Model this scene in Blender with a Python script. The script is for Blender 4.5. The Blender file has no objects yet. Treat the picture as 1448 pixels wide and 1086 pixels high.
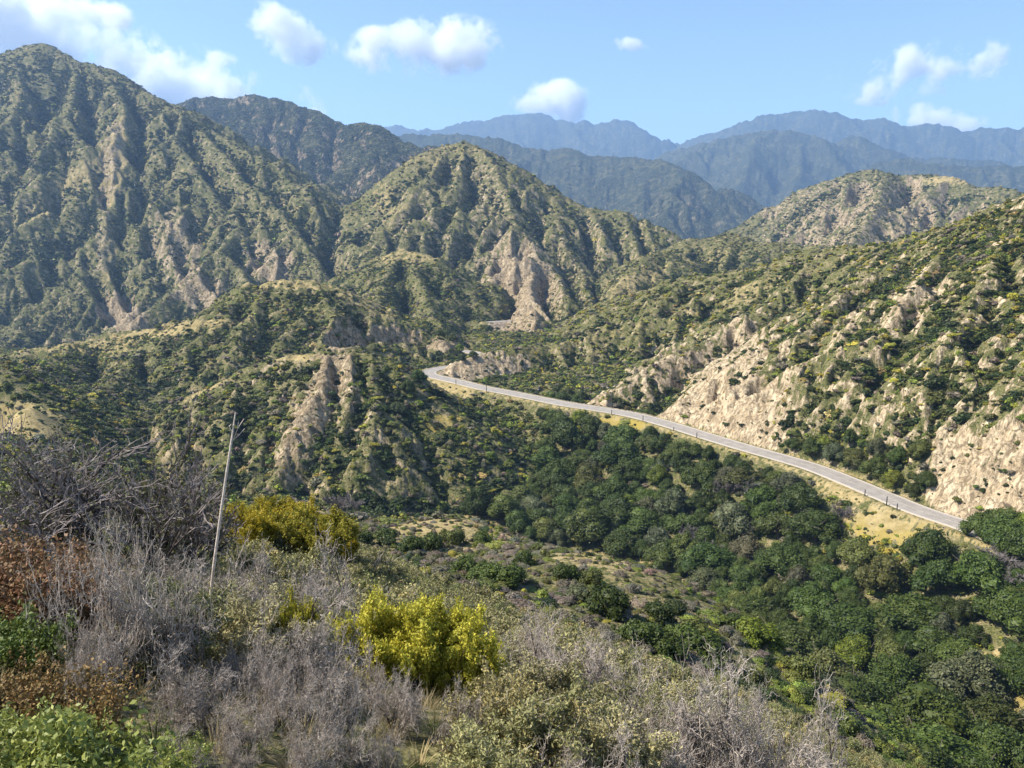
import bpy, math, random
import numpy as np
from mathutils import Vector

# ----------------------------------------------------------------------------
# Canyon road among chaparral hills.  The eye stands at the origin; all survey
# points below are (bearing, elevation, distance) readings turned into metres.
# ----------------------------------------------------------------------------
HAZE = 1.0e-4
rng = np.random.default_rng(11)
random.seed(11)
F = 1136.0
TH = math.atan(213.0 / F)
CT, ST = math.cos(TH), math.sin(TH)


def P(px, py, d):
    a, b = (px - 724.0) / F, (543.0 - py) / F
    s = d / (CT + b * ST)
    return np.array([a * s, d, (-ST + b * CT) * s])


def to_px(x, y, z):
    fw = y * CT - z * ST
    return 724 + F * x / fw, 543 - F * (y * ST + z * CT) / fw


def pts(l):
    return np.array([P(*p) for p in l])


# ------------------------------------------------------------------ noise
def _hash(ix, iy, seed):
    h = (ix.astype(np.int64) * 374761393 + iy.astype(np.int64) * 668265263 + seed * 974634777) & 0x7FFFFFFF
    h = ((h ^ (h >> 13)) * 1274126177) & 0x7FFFFFFF
    return (h ^ (h >> 16)) & 0xFFFF


def perlin(x, y, seed=0):
    ix, iy = np.floor(x), np.floor(y)
    fx, fy = (x - ix).astype(np.float32), (y - iy).astype(np.float32)
    ux, uy = fx * fx * fx * (fx * (fx * 6 - 15) + 10), fy * fy * fy * (fy * (fy * 6 - 15) + 10)
    ix, iy = ix.astype(np.int64), iy.astype(np.int64)

    def g(dx, dy):
        a = _hash(ix + dx, iy + dy, seed).astype(np.float32) * np.float32(2 * math.pi / 65536)
        return np.cos(a) * (fx - dx) + np.sin(a) * (fy - dy)
    a, b, c, d = g(0, 0), g(1, 0), g(0, 1), g(1, 1)
    return (a + (b - a) * ux + (c - a) * uy + (a - b - c + d) * ux * uy) * 1.5


def fbm(x, y, octv, seed=0, gain=0.5):
    r, a, f = 0, 1.0, 1.0
    for o in range(octv):
        r = r + a * perlin(x * f + 17.3 * o, y * f - 9.1 * o, seed + o)
        a *= gain
        f *= 2.03
    return r


def ridged(x, y, octv, seed=0, gain=0.5):
    r, a, f = 0, 1.0, 1.0
    for o in range(octv):
        r = r + a * (1 - 2 * np.abs(perlin(x * f + 5.7 * o, y * f + 3.3 * o, seed + o)))
        a *= gain
        f *= 2.03
    return r


def sstep(a, b, x):
    t = np.clip((x - a) / (b - a), 0, 1)
    return t * t * (3 - 2 * t)


# ------------------------------------------------------------------ grid
def axis(rows):
    out = []
    for a, b, st in rows:
        n = max(2, int(round((b - a) / st)))
        out.append(np.linspace(a, b, n, endpoint=False))
    out.append([rows[-1][1]])
    return np.concatenate(out)


Q = 1.0   # grid coarseness
us = axis([(-1.15, -0.72, .006 * Q), (-.72, .72, .00135 * Q), (.72, 1.15, .006 * Q)])
ln = axis([(math.log(1.0), math.log(30), .011 * Q), (math.log(30), math.log(95), .0055 * Q), (math.log(95), math.log(900), .0034 * Q),
           (math.log(900), math.log(3000), .0045 * Q), (math.log(3000), math.log(11500), .0075 * Q)])
ys = np.exp(ln)
NR, NC = len(ys), len(us)
U = np.broadcast_to(us.astype(np.float32), (NR, NC))
Y = np.broadcast_to(ys.astype(np.float32)[:, None], (NR, NC))
LN = np.broadcast_to(ln.astype(np.float32)[:, None], (NR, NC))
X = (U * Y).astype(np.float32)

# ------------------------------------------------------------------ road course
ROAD_PX = [(1600, 845), (1540, 815), (1480, 790), (1440, 774), (1400, 757.5), (1360, 742), (1300, 722), (1250, 701.5), (1200, 680.5), (1150, 661), (1100, 646), (1050, 632), (1000, 617), (950, 601.5),
           (900, 588), (850, 579), (800, 571.5), (760, 563.5), (720, 555.5), (680, 548), (650, 540.5), (628, 535.5), (610, 531), (606, 526.5), (614, 522.5), (630, 519.5), (650, 517),
           (668, 511), (678, 505), (672, 499.5), (655, 496.5), (630, 496), (600, 496.5), (570, 498.5), (540, 502.5), (515, 506.5), (490, 511)]
ROAD_Z = -66.0


def on_plane(px, py, z):
    a, b = (px - 724.0) / F, (543.0 - py) / F
    s = z / (-ST + b * CT)
    return np.array([a * s, (CT + b * ST) * s, z])


def smooth_line(p, per=5):
    p = np.asarray(p)
    q = np.vstack([2 * p[0] - p[1], p, 2 * p[-1] - p[-2]])
    out = []
    for i in range(1, len(q) - 2):
        for k in range(per):
            t = k / per
            a, b, c, d = q[i - 1], q[i], q[i + 1], q[i + 2]
            out.append(.5 * ((2 * b) + (c - a) * t + (2 * a - 5 * b + 4 * c - d) * t * t + (3 * b - a - 3 * c + d) * t ** 3))
    out.append(p[-1])
    return np.array(out)


road_a = smooth_line([on_plane(a, b, ROAD_Z) for a, b in ROAD_PX])
road_b = smooth_line(pts([(690, 455.5, 600), (700, 454.8, 603), (711, 454.3, 605), (737, 454.3, 605), (756, 457, 590), (776, 459.5, 575), (800, 464, 560)]))
ROADS = [road_a, road_b]

# ------------------------------------------------------------------ base ground (near slope, knolls, valley)
def W(px, d, z):
    x = (px - 724.0) / F * (d * CT - z * ST)
    return np.array([x, d, z])


base = [np.array(p, float) for p in [(-1.4, 1.0, -1.45), (1.4, 1.0, -2.2), (0, 1.0, -1.85), (-3, 2.5, -1.7), (4, 2.5, -4.2), (-.6, 2.5, -2.3)]]
base += [W(x, d, z) for x, d, z in [(300, 5, -3.05), (0, 5, -2.7), (724, 5, -3.35), (1100, 5, -4.4), (1500, 5, -6.0)]]
base += list(pts([(300, 935, 8), (0, 880, 8), (0, 800, 15), (290, 815, 15), (-250, 760, 15), (-300, 690, 40), (0, 735, 32), (250, 752, 30), (480, 792, 30), (620, 852, 27), (780, 910, 23), (900, 965, 20), (1000, 1022, 17), (1100, 1100, 12),
                  (480, 965, 8), (700, 1010, 8), (900, 1070, 8), (600, 900, 15), (760, 945, 13),
                  (480, 800, 48), (620, 865, 42), (780, 930, 38), (1000, 1050, 30), (1200, 1140, 25), (1450, 1250, 22), (1250, 1220, 10),
                  (200, 760, 60), (0, 745, 60)]))
# two knolls below the viewpoint
base += list(pts([(700, 795, 85), (760, 783, 88), (850, 787, 90), (950, 817, 88), (1030, 865, 82), (1100, 910, 75), (1180, 985, 64), (900, 860, 66), (1000, 930, 58), (760, 835, 66), (620, 805, 75), (850, 905, 52),
                  (440, 714, 128), (530, 741, 116), (640, 733, 118), (720, 757, 114), (780, 783, 108), (560, 775, 92), (380, 722, 128), (430, 745, 100), (660, 775, 95)]))
base += [W(x, d, z) for x, d, z in [(640, 150, -66), (780, 140, -70), (440, 165, -66), (900, 118, -62), (1000, 112, -66), (1120, 104, -68), (1250, 95, -70), (1400, 85, -70),
                                    (520, 135, -53), (-300, 120, -52), (0, 110, -48), (200, 105, -47), (-300, 300, -60), (-300, 60, -24), (0, 70, -29), (-700, 200, -50)]]
# valley floor
base += [W(x, d, z) for x, d, z in [(380, 235, -79), (560, 225, -82), (640, 255, -84), (720, 240, -87), (850, 220, -88), (850, 262, -82), (1000, 190, -87), (1000, 225, -80), (1120, 150, -86), (1120, 190, -80),
                                    (1250, 135, -84), (1280, 165, -76), (1380, 122, -81), (1448, 108, -80), (1448, 140, -75), (1600, 120, -74), (1330, 150, -79), (560, 265, -80), (640, 300, -82), (520, 300, -80), (600, 340, -77), (760, 290, -82),
                                    (200, 240, -76), (0, 250, -72), (300, 330, -76), (0, 380, -72), (-300, 420, -66),
                                    (800, 150, -84), (930, 140, -86), (1050, 130, -86), (700, 170, -82), (1700, 240, -50), (1700, 170, -60)]]
base += [W(x, d, z) for x, d, z in [(60, 226, -52), (30, 232, -52)]]
base += list(pts([(0, 573, 262), (40, 580, 258), (-80, 570, 262)]))
base += [W(x, d, z) for x, d, z in [(600, 390, -69), (540, 400, -70), (560, 425, -67), (620, 430, -68), (640, 480, -68), (560, 480, -66), (500, 440, -68), (720, 470, -64), (660, 540, -68), (740, 620, -70), (860, 560, -60), (500, 560, -68), (300, 560, -76),
                                    (0, 640, -92), (200, 700, -108), (400, 700, -105), (300, 620, -88), (-300, 700, -108), (600, 720, -78), (900, 700, -50), (1100, 600, -30), (1300, 500, -20), (1600, 450, 0), (700, 800, -62), (100, 850, -125), (400, 850, -120), (-300, 850, -125), (600, 880, -95), (1000, 850, -40), (1300, 850, -20), (450, 960, -125), (800, 950, -55)]]
B = np.array(base)


def base_ground():
    u, v, r = B[:, 0] / B[:, 1], np.log(B[:, 1]), B[:, 2] / B[:, 1]
    c2 = .05 ** 2

    def K(du, dv):
        q = np.sqrt(du * du * 1.6 + dv * dv * .6 + c2)
        return q
    n = len(u)
    A = np.zeros((n + 3, n + 3))
    A[:n, :n] = K(u[:, None] - u[None], v[:, None] - v[None]) + np.eye(n) * 1e-5
    A[:n, n], A[:n, n + 1], A[:n, n + 2] = 1, u, v
    A[n:, :n] = A[:n, n:].T
    w = np.linalg.solve(A, np.concatenate([r, [0, 0, 0]])).astype(np.float32)
    nr = int(np.searchsorted(ys, 1000))
    out = np.zeros((NR, NC), np.float32)
    for i in range(0, nr, 50):
        s = slice(i, min(nr, i + 50))
        uu, vv = U[s], LN[s]
        acc = w[n] + w[n + 1] * uu + w[n + 2] * vv
        for k in range(n):
            acc = acc + w[k] * K(uu - np.float32(u[k]), vv - np.float32(v[k]))
        out[s] = acc * Y[s]
    t = sstep(820, 990, Y)
    far = -100 + (Y - 800) * .005 + 0 * Y
    return out * (1 - t) + far * t


H = base_ground()
H0 = H.copy()
ID = np.zeros((NR, NC), np.int16)

# ------------------------------------------------------------------ hills as crests with branching spurs
def resample(p, step):
    seg = np.linalg.norm(np.diff(p[:, :2], axis=0), axis=1)
    s = np.concatenate([[0], np.cumsum(seg)])
    n = max(2, int(s[-1] / step) + 1)
    t = np.linspace(0, s[-1], n)
    return np.stack([np.interp(t, s, p[:, k]) for k in range(3)], 1)


def carve(p, slope, r, drop, hid):
    """raise the ground to a rounded ridge along polyline p with the given flank slope"""
    for a, b in zip(p[:-1], p[1:]):
        R = min(drop, max(a[2], b[2]) + 135) / slope
        y0, y1 = min(a[1], b[1]) - R, max(a[1], b[1]) + R
        y0 = max(y0, 2.0)
        if y1 < y0:
            continue
        i0, i1 = np.searchsorted(ys, y0), np.searchsorted(ys, y1)
        xs0, xs1 = min(a[0], b[0]) - R, max(a[0], b[0]) + R
        u0 = xs0 / (y0 if xs0 < 0 else y1)
        u1 = xs1 / (y0 if xs1 > 0 else y1)
        j0, j1 = np.searchsorted(us, u0), np.searchsorted(us, u1)
        if i1 <= i0 or j1 <= j0:
            continue
        x, y = X[i0:i1, j0:j1], Y[i0:i1, j0:j1]
        d = b - a
        L2 = float(d[0] ** 2 + d[1] ** 2) + 1e-9
        t = np.clip(((x - np.float32(a[0])) * np.float32(d[0] / L2) + (y - np.float32(a[1])) * np.float32(d[1] / L2)), 0, 1)
        dx, dy = x - np.float32(a[0]) - t * np.float32(d[0]), y - np.float32(a[1]) - t * np.float32(d[1])
        dist = np.sqrt(dx * dx + dy * dy + np.float32(r * r)) - np.float32(r)
        z = np.float32(a[2]) + t * np.float32(d[2]) - np.float32(slope) * dist
        h = H[i0:i1, j0:j1]
        m = z > h
        h[m] = z[m]
        ID[i0:i1, j0:j1][m] = hid


def spurs(p, spacing, length, fall, rg, lvl, bias=.35, jit=.5, sides=(1, -1)):
    q = resample(p, spacing)
    out = []
    for i in range(len(q)):
        t = q[min(i + 1, len(q) - 1)] - q[max(i - 1, 0)]
        dz = t[2]
        t = t[:2] / (np.linalg.norm(t[:2]) + 1e-9)
        dn = t if dz < 0 else -t
        for sd in sides:
            if rg.random() < .12:
                continue
            n = np.array([-t[1], t[0]]) * sd
            d = n + dn * (bias * (1 if lvl else .3) + rg.normal() * .25)
            d /= np.linalg.norm(d)
            L = length * rg.uniform(.55, 1.25)
            k = 5 if lvl == 0 else 3
            cur = q[i] + np.append(t * rg.uniform(-.4, .4) * spacing, 0)
            cur[2] = q[i][2] - .15 * spacing * .1
            line = [cur.copy()]
            ang = math.atan2(d[1], d[0])
            for s in range(k):
                ang += rg.normal() * jit * .5
                st = L / k
                cur = cur + np.array([math.cos(ang) * st, math.sin(ang) * st, -st * fall * rg.uniform(.75, 1.25) * (1.0 if s else .8)])
                line.append(cur.copy())
            out.append(np.array(line))
    return out


HILLS = {}


def hill(hid, name, crests, slope, sp, ln1, fall=.5, r=.006, expl=(), seed=0, lv=3, drop=600, sides=(1, -1), extra_slope=.2, prom=.022):
    rg = np.random.default_rng(100 + hid * 7 + seed)
    HILLS[hid] = name
    for cr in crests:
        c = pts(cr)
        D = c[:, 1].mean()
        carve(c, slope, r * D, drop, hid)
        e = []
        for k in expl:
            q = []
            for n_, (px, py, d) in enumerate(k):
                # pull the rib out along the line of sight until it stands proud of the flank behind it
                best = P(px, py, d)
                if n_:
                    d = min(d * 1.06, q[-1][1] - 4)
                    for dd in np.linspace(d, d * .8, 60):
                        best = P(px, py, dd)
                        i_, j_ = min(np.searchsorted(ys, best[1]), NR - 1), min(np.searchsorted(us, best[0] / best[1]), NC - 1)
                        if best[2] - H[i_, j_] > prom * dd * min(1, .5 + .25 * n_):
                            break
                q.append(best)
            e.append(np.array(q))
            k = e[-1]
            carve(k, slope + extra_slope, r * D * .6, drop, hid)
        for k in ():
            carve(k, slope + extra_slope, r * D * .6, drop, hid)
        l1 = spurs(c, sp, ln1, fall, rg, 0, sides=sides) + e
        for a in l1:
            carve(a, slope + extra_slope, r * D * .5, ln1 * .5, hid)
            if lv < 2:
                continue
            for b in spurs(a, sp * .36, ln1 * .28, fall + .13, rg, 1):
                carve(b, slope + extra_slope * 1.8, r * D * .25, ln1 * .16, hid)
                if lv < 3:
                    continue
                for c3 in spurs(b, sp * .15, ln1 * .09, fall + .25, rg, 2):
                    carve(c3, slope + extra_slope * 2.4, r * D * .12, ln1 * .06, hid)
        expl = ()


# far ranges
hill(1, 'mountain_range', [[(380, 215, 9300), (480, 200, 9000), (549, 187, 8800), (564, 182, 8700), (579, 188, 8600), (590, 189, 8500), (619, 185, 8500), (641, 179, 8500), (667, 174, 8500), (686, 174, 8500), (704, 169, 8500), (722, 167, 8500), (741, 167, 8500), (759, 164, 8400), (774, 168, 8400), (796, 175, 8300), (811, 177, 8300), (826, 175, 8200), (848, 181, 8200), (859, 177, 8100), (873, 174, 8100), (892, 178, 8000), (910, 190, 8000), (929, 205, 7900), (943, 210, 7800), (980, 250, 7500)]], .6, 520, 1700, .42, lv=2, drop=1500, extra_slope=.36)
hill(2, 'mountain_range', [[(900, 225, 8000), (948, 205, 8000), (977, 198, 7900), (996, 190, 7800), (1022, 184, 7700), (1047, 174, 7600), (1077, 165, 7500), (1106, 163, 7500), (1132, 160, 7500), (1154, 157, 7400), (1173, 161, 7400), (1191, 170, 7300), (1217, 174, 7300), (1243, 169, 7200), (1257, 172, 7200), (1276, 178, 7200), (1309, 175, 7100), (1335, 181, 7100), (1360, 189, 7100), (1390, 185, 7000), (1423, 186, 7000), (1448, 185, 7000), (1600, 170, 7000), (1800, 190, 7000)]], .58, 480, 1700, .42, lv=2, drop=1500, extra_slope=.36)
hill(3, 'mountain', [[(880, 260, 5600), (948, 218, 5600), (985, 210, 5500), (1014, 199, 5400), (1044, 192, 5300), (1073, 188, 5200), (1103, 187, 5200), (1132, 192, 5200), (1154, 199, 5200), (1169, 210, 5100), (1195, 220, 5000)],
                     [(1170, 222, 5300), (1206, 194, 5300), (1235, 207, 5200), (1261, 214, 5200), (1298, 225, 5100), (1338, 229, 5000), (1400, 232, 5000)]], .56, 300, 1300, .42, lv=2, drop=1200, extra_slope=.36,
     expl=[[(1073, 188, 5200), (1060, 230, 4700), (1030, 290, 4000)], [(1132, 192, 5200), (1130, 250, 4500), (1100, 300, 3900)]])
hill(4, 'mountain', [[(1200, 250, 4200), (1254, 231, 4200), (1279, 227, 4100), (1316, 236, 4000), (1353, 238, 4000), (1382, 236, 4000), (1419, 233, 4000), (1448, 234, 4000), (1600, 225, 4000), (1750, 240, 4000)]], .6, 260, 900, .45, lv=2, drop=900, extra_slope=.36)
hill(5, 'mountain', [[(520, 215, 4300), (568, 195, 4300), (597, 189, 4300), (634, 190, 4200), (671, 196, 4100), (708, 201, 4000), (745, 214, 3900), (770, 216, 3900), (800, 215, 3800), (826, 220, 3700), (855, 219, 3700), (892, 221, 3600), (918, 223, 3500), (940, 229, 3400), (950, 236, 3350), (970, 251, 3200), (992, 269, 3100), (1003, 291, 3000), (1018, 328, 2800)]], .62, 230, 1000, .46, lv=3, drop=900, extra_slope=.36)
# middle mountains
hill(6, 'mountain', [[(140, 190, 2400), (200, 170, 2400), (247, 149, 2400), (272, 142, 2400), (298, 138, 2400), (331, 138, 2400), (361, 139, 2350), (390, 141, 2300), (405, 144, 2300), (423, 150, 2250), (442, 155, 2250), (457, 160, 2200), (475, 169, 2200), (498, 174, 2150), (520, 174, 2150), (535, 179, 2100), (549, 188, 2100), (568, 198, 2050), (594, 205, 2000), (620, 225, 1950), (660, 255, 1900)]], .62, 150, 700, .47, drop=800, extra_slope=.36)
hill(7, 'mountain', [[(-420, 215, 1750), (-300, 170, 1700), (-200, 130, 1650), (-100, 100, 1600), (0, 77, 1550), (18, 72, 1530), (40, 63, 1510), (55, 61, 1500), (70, 63, 1490), (92, 74, 1470), (110, 85, 1450), (147, 98, 1420), (166, 110, 1400), (191, 123, 1380), (221, 136, 1350), (247, 147, 1320), (272, 169, 1290), (313, 191, 1240), (350, 214, 1190), (368, 225, 1170), (398, 250, 1120), (431, 269, 1080), (453, 291, 1040), (475, 313, 1000), (482, 340, 960), (491, 375, 900)]], .66, 105, 480, .5, drop=700, extra_slope=.30,
     expl=[[(147, 98, 1420), (178, 155, 1300), (163, 190, 1240), (160, 240, 1170), (152, 280, 1090), (148, 320, 1020), (145, 355, 950), (165, 410, 880), (210, 462, 800)],
           [(18, 72, 1530), (30, 130, 1440), (10, 180, 1360), (-30, 230, 1280), (-60, 300, 1200), (-40, 380, 1050)],
           [(221, 136, 1350), (250, 205, 1240), (292, 250, 1150), (320, 285, 1080), (350, 322, 1000), (375, 370, 920)],
           [(272, 169, 1290), (330, 235, 1170), (390, 290, 1060), (430, 340, 970), (455, 385, 900)],
           [(165, 180, 1240), (128, 203, 1200), (90, 232, 1160), (40, 270, 1110), (5, 302, 1070), (-60, 340, 1020)],
           [(158, 235, 1170), (110, 275, 1110), (60, 300, 1060), (10, 345, 1000)],
           [(148, 318, 1020), (185, 345, 960), (230, 395, 890), (272, 442, 820)],
           [(250, 205, 1240), (235, 280, 1110), (240, 330, 1020), (262, 390, 930)],
           [(110, 85, 1450), (100, 150, 1340), (70, 200, 1270)], [(145, 350, 950), (90, 395, 890), (60, 440, 830)],
           [(320, 285, 1080), (300, 340, 1000), (310, 390, 920)]])
hill(8, 'mountain', [[(470, 335, 1010), (479, 319, 1020), (498, 305, 1035), (535, 284, 1055), (571, 255, 1075), (608, 214, 1100), (612, 209, 1100), (634, 205, 1105), (656, 202, 1105), (671, 207, 1100), (689, 214, 1090), (700, 221, 1085), (715, 229, 1080), (730, 242, 1070), (741, 249, 1065), (763, 258, 1055), (781, 269, 1045), (803, 280, 1035), (833, 290, 1025), (859, 297, 1015), (881, 301, 1005), (903, 312, 1000), (929, 321, 990), (950, 336, 980), (985, 348, 960)]], .68, 75, 330, .52, drop=500, extra_slope=.30,
     expl=[[(671, 207, 1100), (700, 232, 1040), (712, 262, 985), (722, 290, 930), (727, 320, 880), (744, 354, 820), (756, 378, 780), (748, 410, 730), (756, 445, 680)],
           [(708, 250, 1010), (671, 284, 950), (645, 300, 920), (634, 338, 860), (606, 372, 810)],
           [(634, 205, 1105), (610, 245, 1030), (575, 290, 960), (540, 330, 900), (515, 370, 850)],
           [(656, 203, 1105), (650, 250, 1020), (610, 300, 940), (575, 335, 880)],
           [(763, 258, 1055), (785, 300, 960), (795, 340, 890), (820, 380, 830), (835, 415, 770)],
           [(727, 320, 880), (700, 352, 820), (692, 385, 770), (700, 420, 720)],
           [(744, 354, 820), (785, 385, 770), (805, 425, 715)],
           [(833, 290, 1025), (850, 330, 940), (870, 370, 860)], [(881, 301, 1005), (900, 340, 920), (905, 370, 860)]])
hill(9, 'mountain', [[(985, 352, 1350), (1022, 336, 1360), (1044, 321, 1380), (1070, 310, 1390), (1095, 291, 1400), (1125, 277, 1400), (1154, 258, 1400), (1176, 247, 1400), (1202, 241, 1400), (1228, 240, 1390), (1257, 244, 1370), (1279, 251, 1350), (1302, 252, 1330), (1331, 252, 1300), (1349, 250, 1280), (1364, 258, 1260), (1390, 266, 1240), (1405, 271, 1200), (1448, 272, 1150), (1560, 255, 1100), (1700, 250, 1050)]], .66, 85, 420, .48, drop=500, extra_slope=.30,
     expl=[[(1349, 250, 1280), (1279, 284, 1150), (1228, 317, 1040), (1190, 352, 930)], [(1202, 241, 1400), (1190, 290, 1280), (1150, 340, 1150)], [(1257, 244, 1370), (1235, 300, 1230), (1205, 345, 1100)]])
# nearer hills
hill(10, 'hill', [[(900, 372, 880), (925, 357, 860), (950, 350, 850), (970, 341, 850), (996, 339, 850), (1036, 334, 840), (1069, 341, 820), (1103, 341, 800), (1125, 350, 780), (1170, 352, 740), (1250, 345, 700)],
                  [(950, 352, 800), (925, 358, 760), (907, 374, 730), (884, 395, 690), (862, 420, 650), (837, 433, 630), (800, 446, 610), (778, 454, 600)]], .5, 50, 130, .38, drop=200)
hill(11, 'hill', [[(490, 400, 760), (494, 391, 755), (524, 372, 745), (546, 363, 735), (571, 354, 725), (590, 358, 715), (612, 365, 705), (634, 383, 690), (656, 409, 670), (675, 428, 655), (708, 453, 640)]], .52, 46, 190, .4, drop=200,
     expl=[[(571, 354, 725), (600, 410, 640), (610, 450, 570), (620, 480, 510)], [(571, 354, 725), (540, 400, 660), (530, 450, 580)]])
hill(12, 'hillside', [[(1800, 205, 250), (1620, 235, 280), (1448, 277, 330), (1427, 284, 337), (1401, 295, 345), (1371, 310, 355), (1335, 325, 365), (1298, 334, 377), (1261, 343, 390), (1213, 352, 405), (1169, 354, 420), (1125, 361, 434), (1095, 371, 444), (1058, 376, 456), (1014, 385, 468), (985, 389, 476), (948, 395, 485), (900, 412, 505), (855, 428, 525), (818, 444, 545), (778, 461, 560), (750, 468, 565)]], .6, 44, 165, .5, drop=130, sides=(1, -1), prom=.020,
     expl=[[(1058, 376, 456), (950, 440, 420), (860, 465, 408), (780, 485, 402), (700, 500, 400), (645, 508, 398)],
           [(1169, 354, 420), (1100, 420, 380), (1000, 480, 345), (920, 520, 325), (870, 548, 315)],
           [(1261, 343, 390), (1190, 420, 340), (1130, 480, 308), (1050, 545, 278)],
           [(1371, 310, 355), (1300, 400, 305), (1230, 490, 265), (1170, 570, 238)],
           [(1448, 277, 330), (1400, 380, 282), (1340, 480, 245), (1290, 580, 215)],
           [(1620, 235, 280), (1560, 380, 240), (1480, 520, 205), (1420, 620, 185)],
           [(1800, 205, 250), (1700, 420, 205), (1600, 580, 175), (1540, 660, 160)]])
hill(13, 'hill', [[(-420, 515, 520), (-200, 510, 500), (0, 499, 490), (22, 494, 490), (74, 487, 488), (110, 482, 486), (147, 475, 485), (191, 472, 484), (228, 468, 482), (258, 457, 480), (295, 440, 480), (324, 425, 480), (350, 413, 480), (383, 400, 480), (405, 398, 480), (442, 400, 480), (475, 407, 478), (498, 428, 472), (524, 442, 465), (553, 461, 455), (575, 483, 440), (588, 499, 428)]], .46, 36, 140, .36, drop=150,
     expl=[[(383, 400, 480), (340, 470, 410), (330, 500, 385)], [(442, 400, 480), (480, 450, 420), (500, 480, 390)], [(228, 468, 482), (180, 520, 410), (120, 560, 360)], [(110, 482, 486), (40, 530, 410), (-20, 560, 370)]])
hill(14, 'hill', [[(206, 606, 300), (228, 588, 302), (265, 565, 304), (295, 546, 305), (317, 535, 305), (342, 524, 305), (368, 513, 304), (398, 507, 303), (423, 505, 302), (442, 499, 301), (468, 492, 300), (493, 492, 299), (498, 498, 298), (524, 503, 296), (549, 514, 294), (564, 527, 290), (583, 547, 286), (608, 573, 280), (614, 600, 272)]], .62, 20, 75, .5, drop=60,
     expl=[[(468, 492, 300), (455, 545, 276), (430, 590, 260), (405, 640, 248), (385, 685, 238)], [(493, 492, 299), (500, 545, 275), (485, 610, 255), (470, 670, 242)], [(342, 524, 305), (320, 590, 275), (325, 650, 252)], [(524, 503, 296), (530, 570, 270), (520, 640, 250)], [(265, 565, 304), (250, 620, 280), (260, 665, 255)]])

# the roads are cut into the hillside and banked out over the valley
RD = np.full((NR, NC), 1e3, np.float32)
RZ = np.zeros((NR, NC), np.float32)
SIDE = np.zeros((NR, NC), np.float32)
for rd in ROADS:
    for a, b in zip(rd[:-1], rd[1:]):
        R = 130 if rd is road_a and b[1] < 395 and a[1] < b[1] else 48
        y0, y1 = min(a[1], b[1]) - R, max(a[1], b[1]) + R
        i0, i1 = np.searchsorted(ys, y0), np.searchsorted(ys, y1)
        xs0, xs1 = min(a[0], b[0]) - R, max(a[0], b[0]) + R
        j0, j1 = np.searchsorted(us, xs0 / (y0 if xs0 < 0 else y1)), np.searchsorted(us, xs1 / (y0 if xs1 > 0 else y1))
        x, y = X[i0:i1, j0:j1], Y[i0:i1, j0:j1]
        d = b - a
        t = np.clip(((x - a[0]) * d[0] + (y - a[1]) * d[1]) / (d[0] ** 2 + d[1] ** 2 + 1e-9), 0, 1)
        dd = np.hypot(x - a[0] - t * d[0], y - a[1] - t * d[1]).astype(np.float32)
        m = dd < RD[i0:i1, j0:j1]
        RD[i0:i1, j0:j1][m] = dd[m]
        RZ[i0:i1, j0:j1][m] = (a[2] + t * d[2])[m]
        SIDE[i0:i1, j0:j1][m] = np.sign(d[0] * (y - a[1]) - d[1] * (x - a[0]))[m]
m = (ID == 12) & (SIDE > 0) & (Y < 392)
H[m] = H0[m]
ID[m] = 0

near_road = sstep(6, 16, RD)
# self-similar relief: gullies and hummocks at every distance
hillm = sstep(60, 200, Y) * (.35 + .65 * (ID > 0))
n_big = fbm(U * 9 + 3, LN * 9, 2, 5) * .005
far_k = 1 - .25 * sstep(2500, 4500, Y)
n_mid = far_k * ridged(U * 34 + fbm(U * 20, LN * 20, 2, 8) * .8, LN * 34, 3, 21) * .0026
n_big = n_big * far_k + sstep(1800, 3500, Y) * .0010 * ridged(U * 22 + .8 * fbm(U * 12, LN * 12, 2, 12), LN * 22, 2, 19)
n_fin = fbm(U * 150, LN * 150, 3, 31) * .0005 + sstep(2000, 3500, Y) * (ridged(U * 75, LN * 75, 3, 33) * .0011 + fbm(U * 190, LN * 190, 2, 36) * .0007)
H += (Y * (n_big + n_mid + n_fin) * near_road * hillm).astype(np.float32)
H += (near_road * (1 - sstep(60, 200, Y)) * sstep(2, 8, Y) * (fbm(X / 5, Y / 5, 3, 41) * .10 + fbm(X / 30, Y / 30, 2, 44) * .12)).astype(np.float32)


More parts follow.
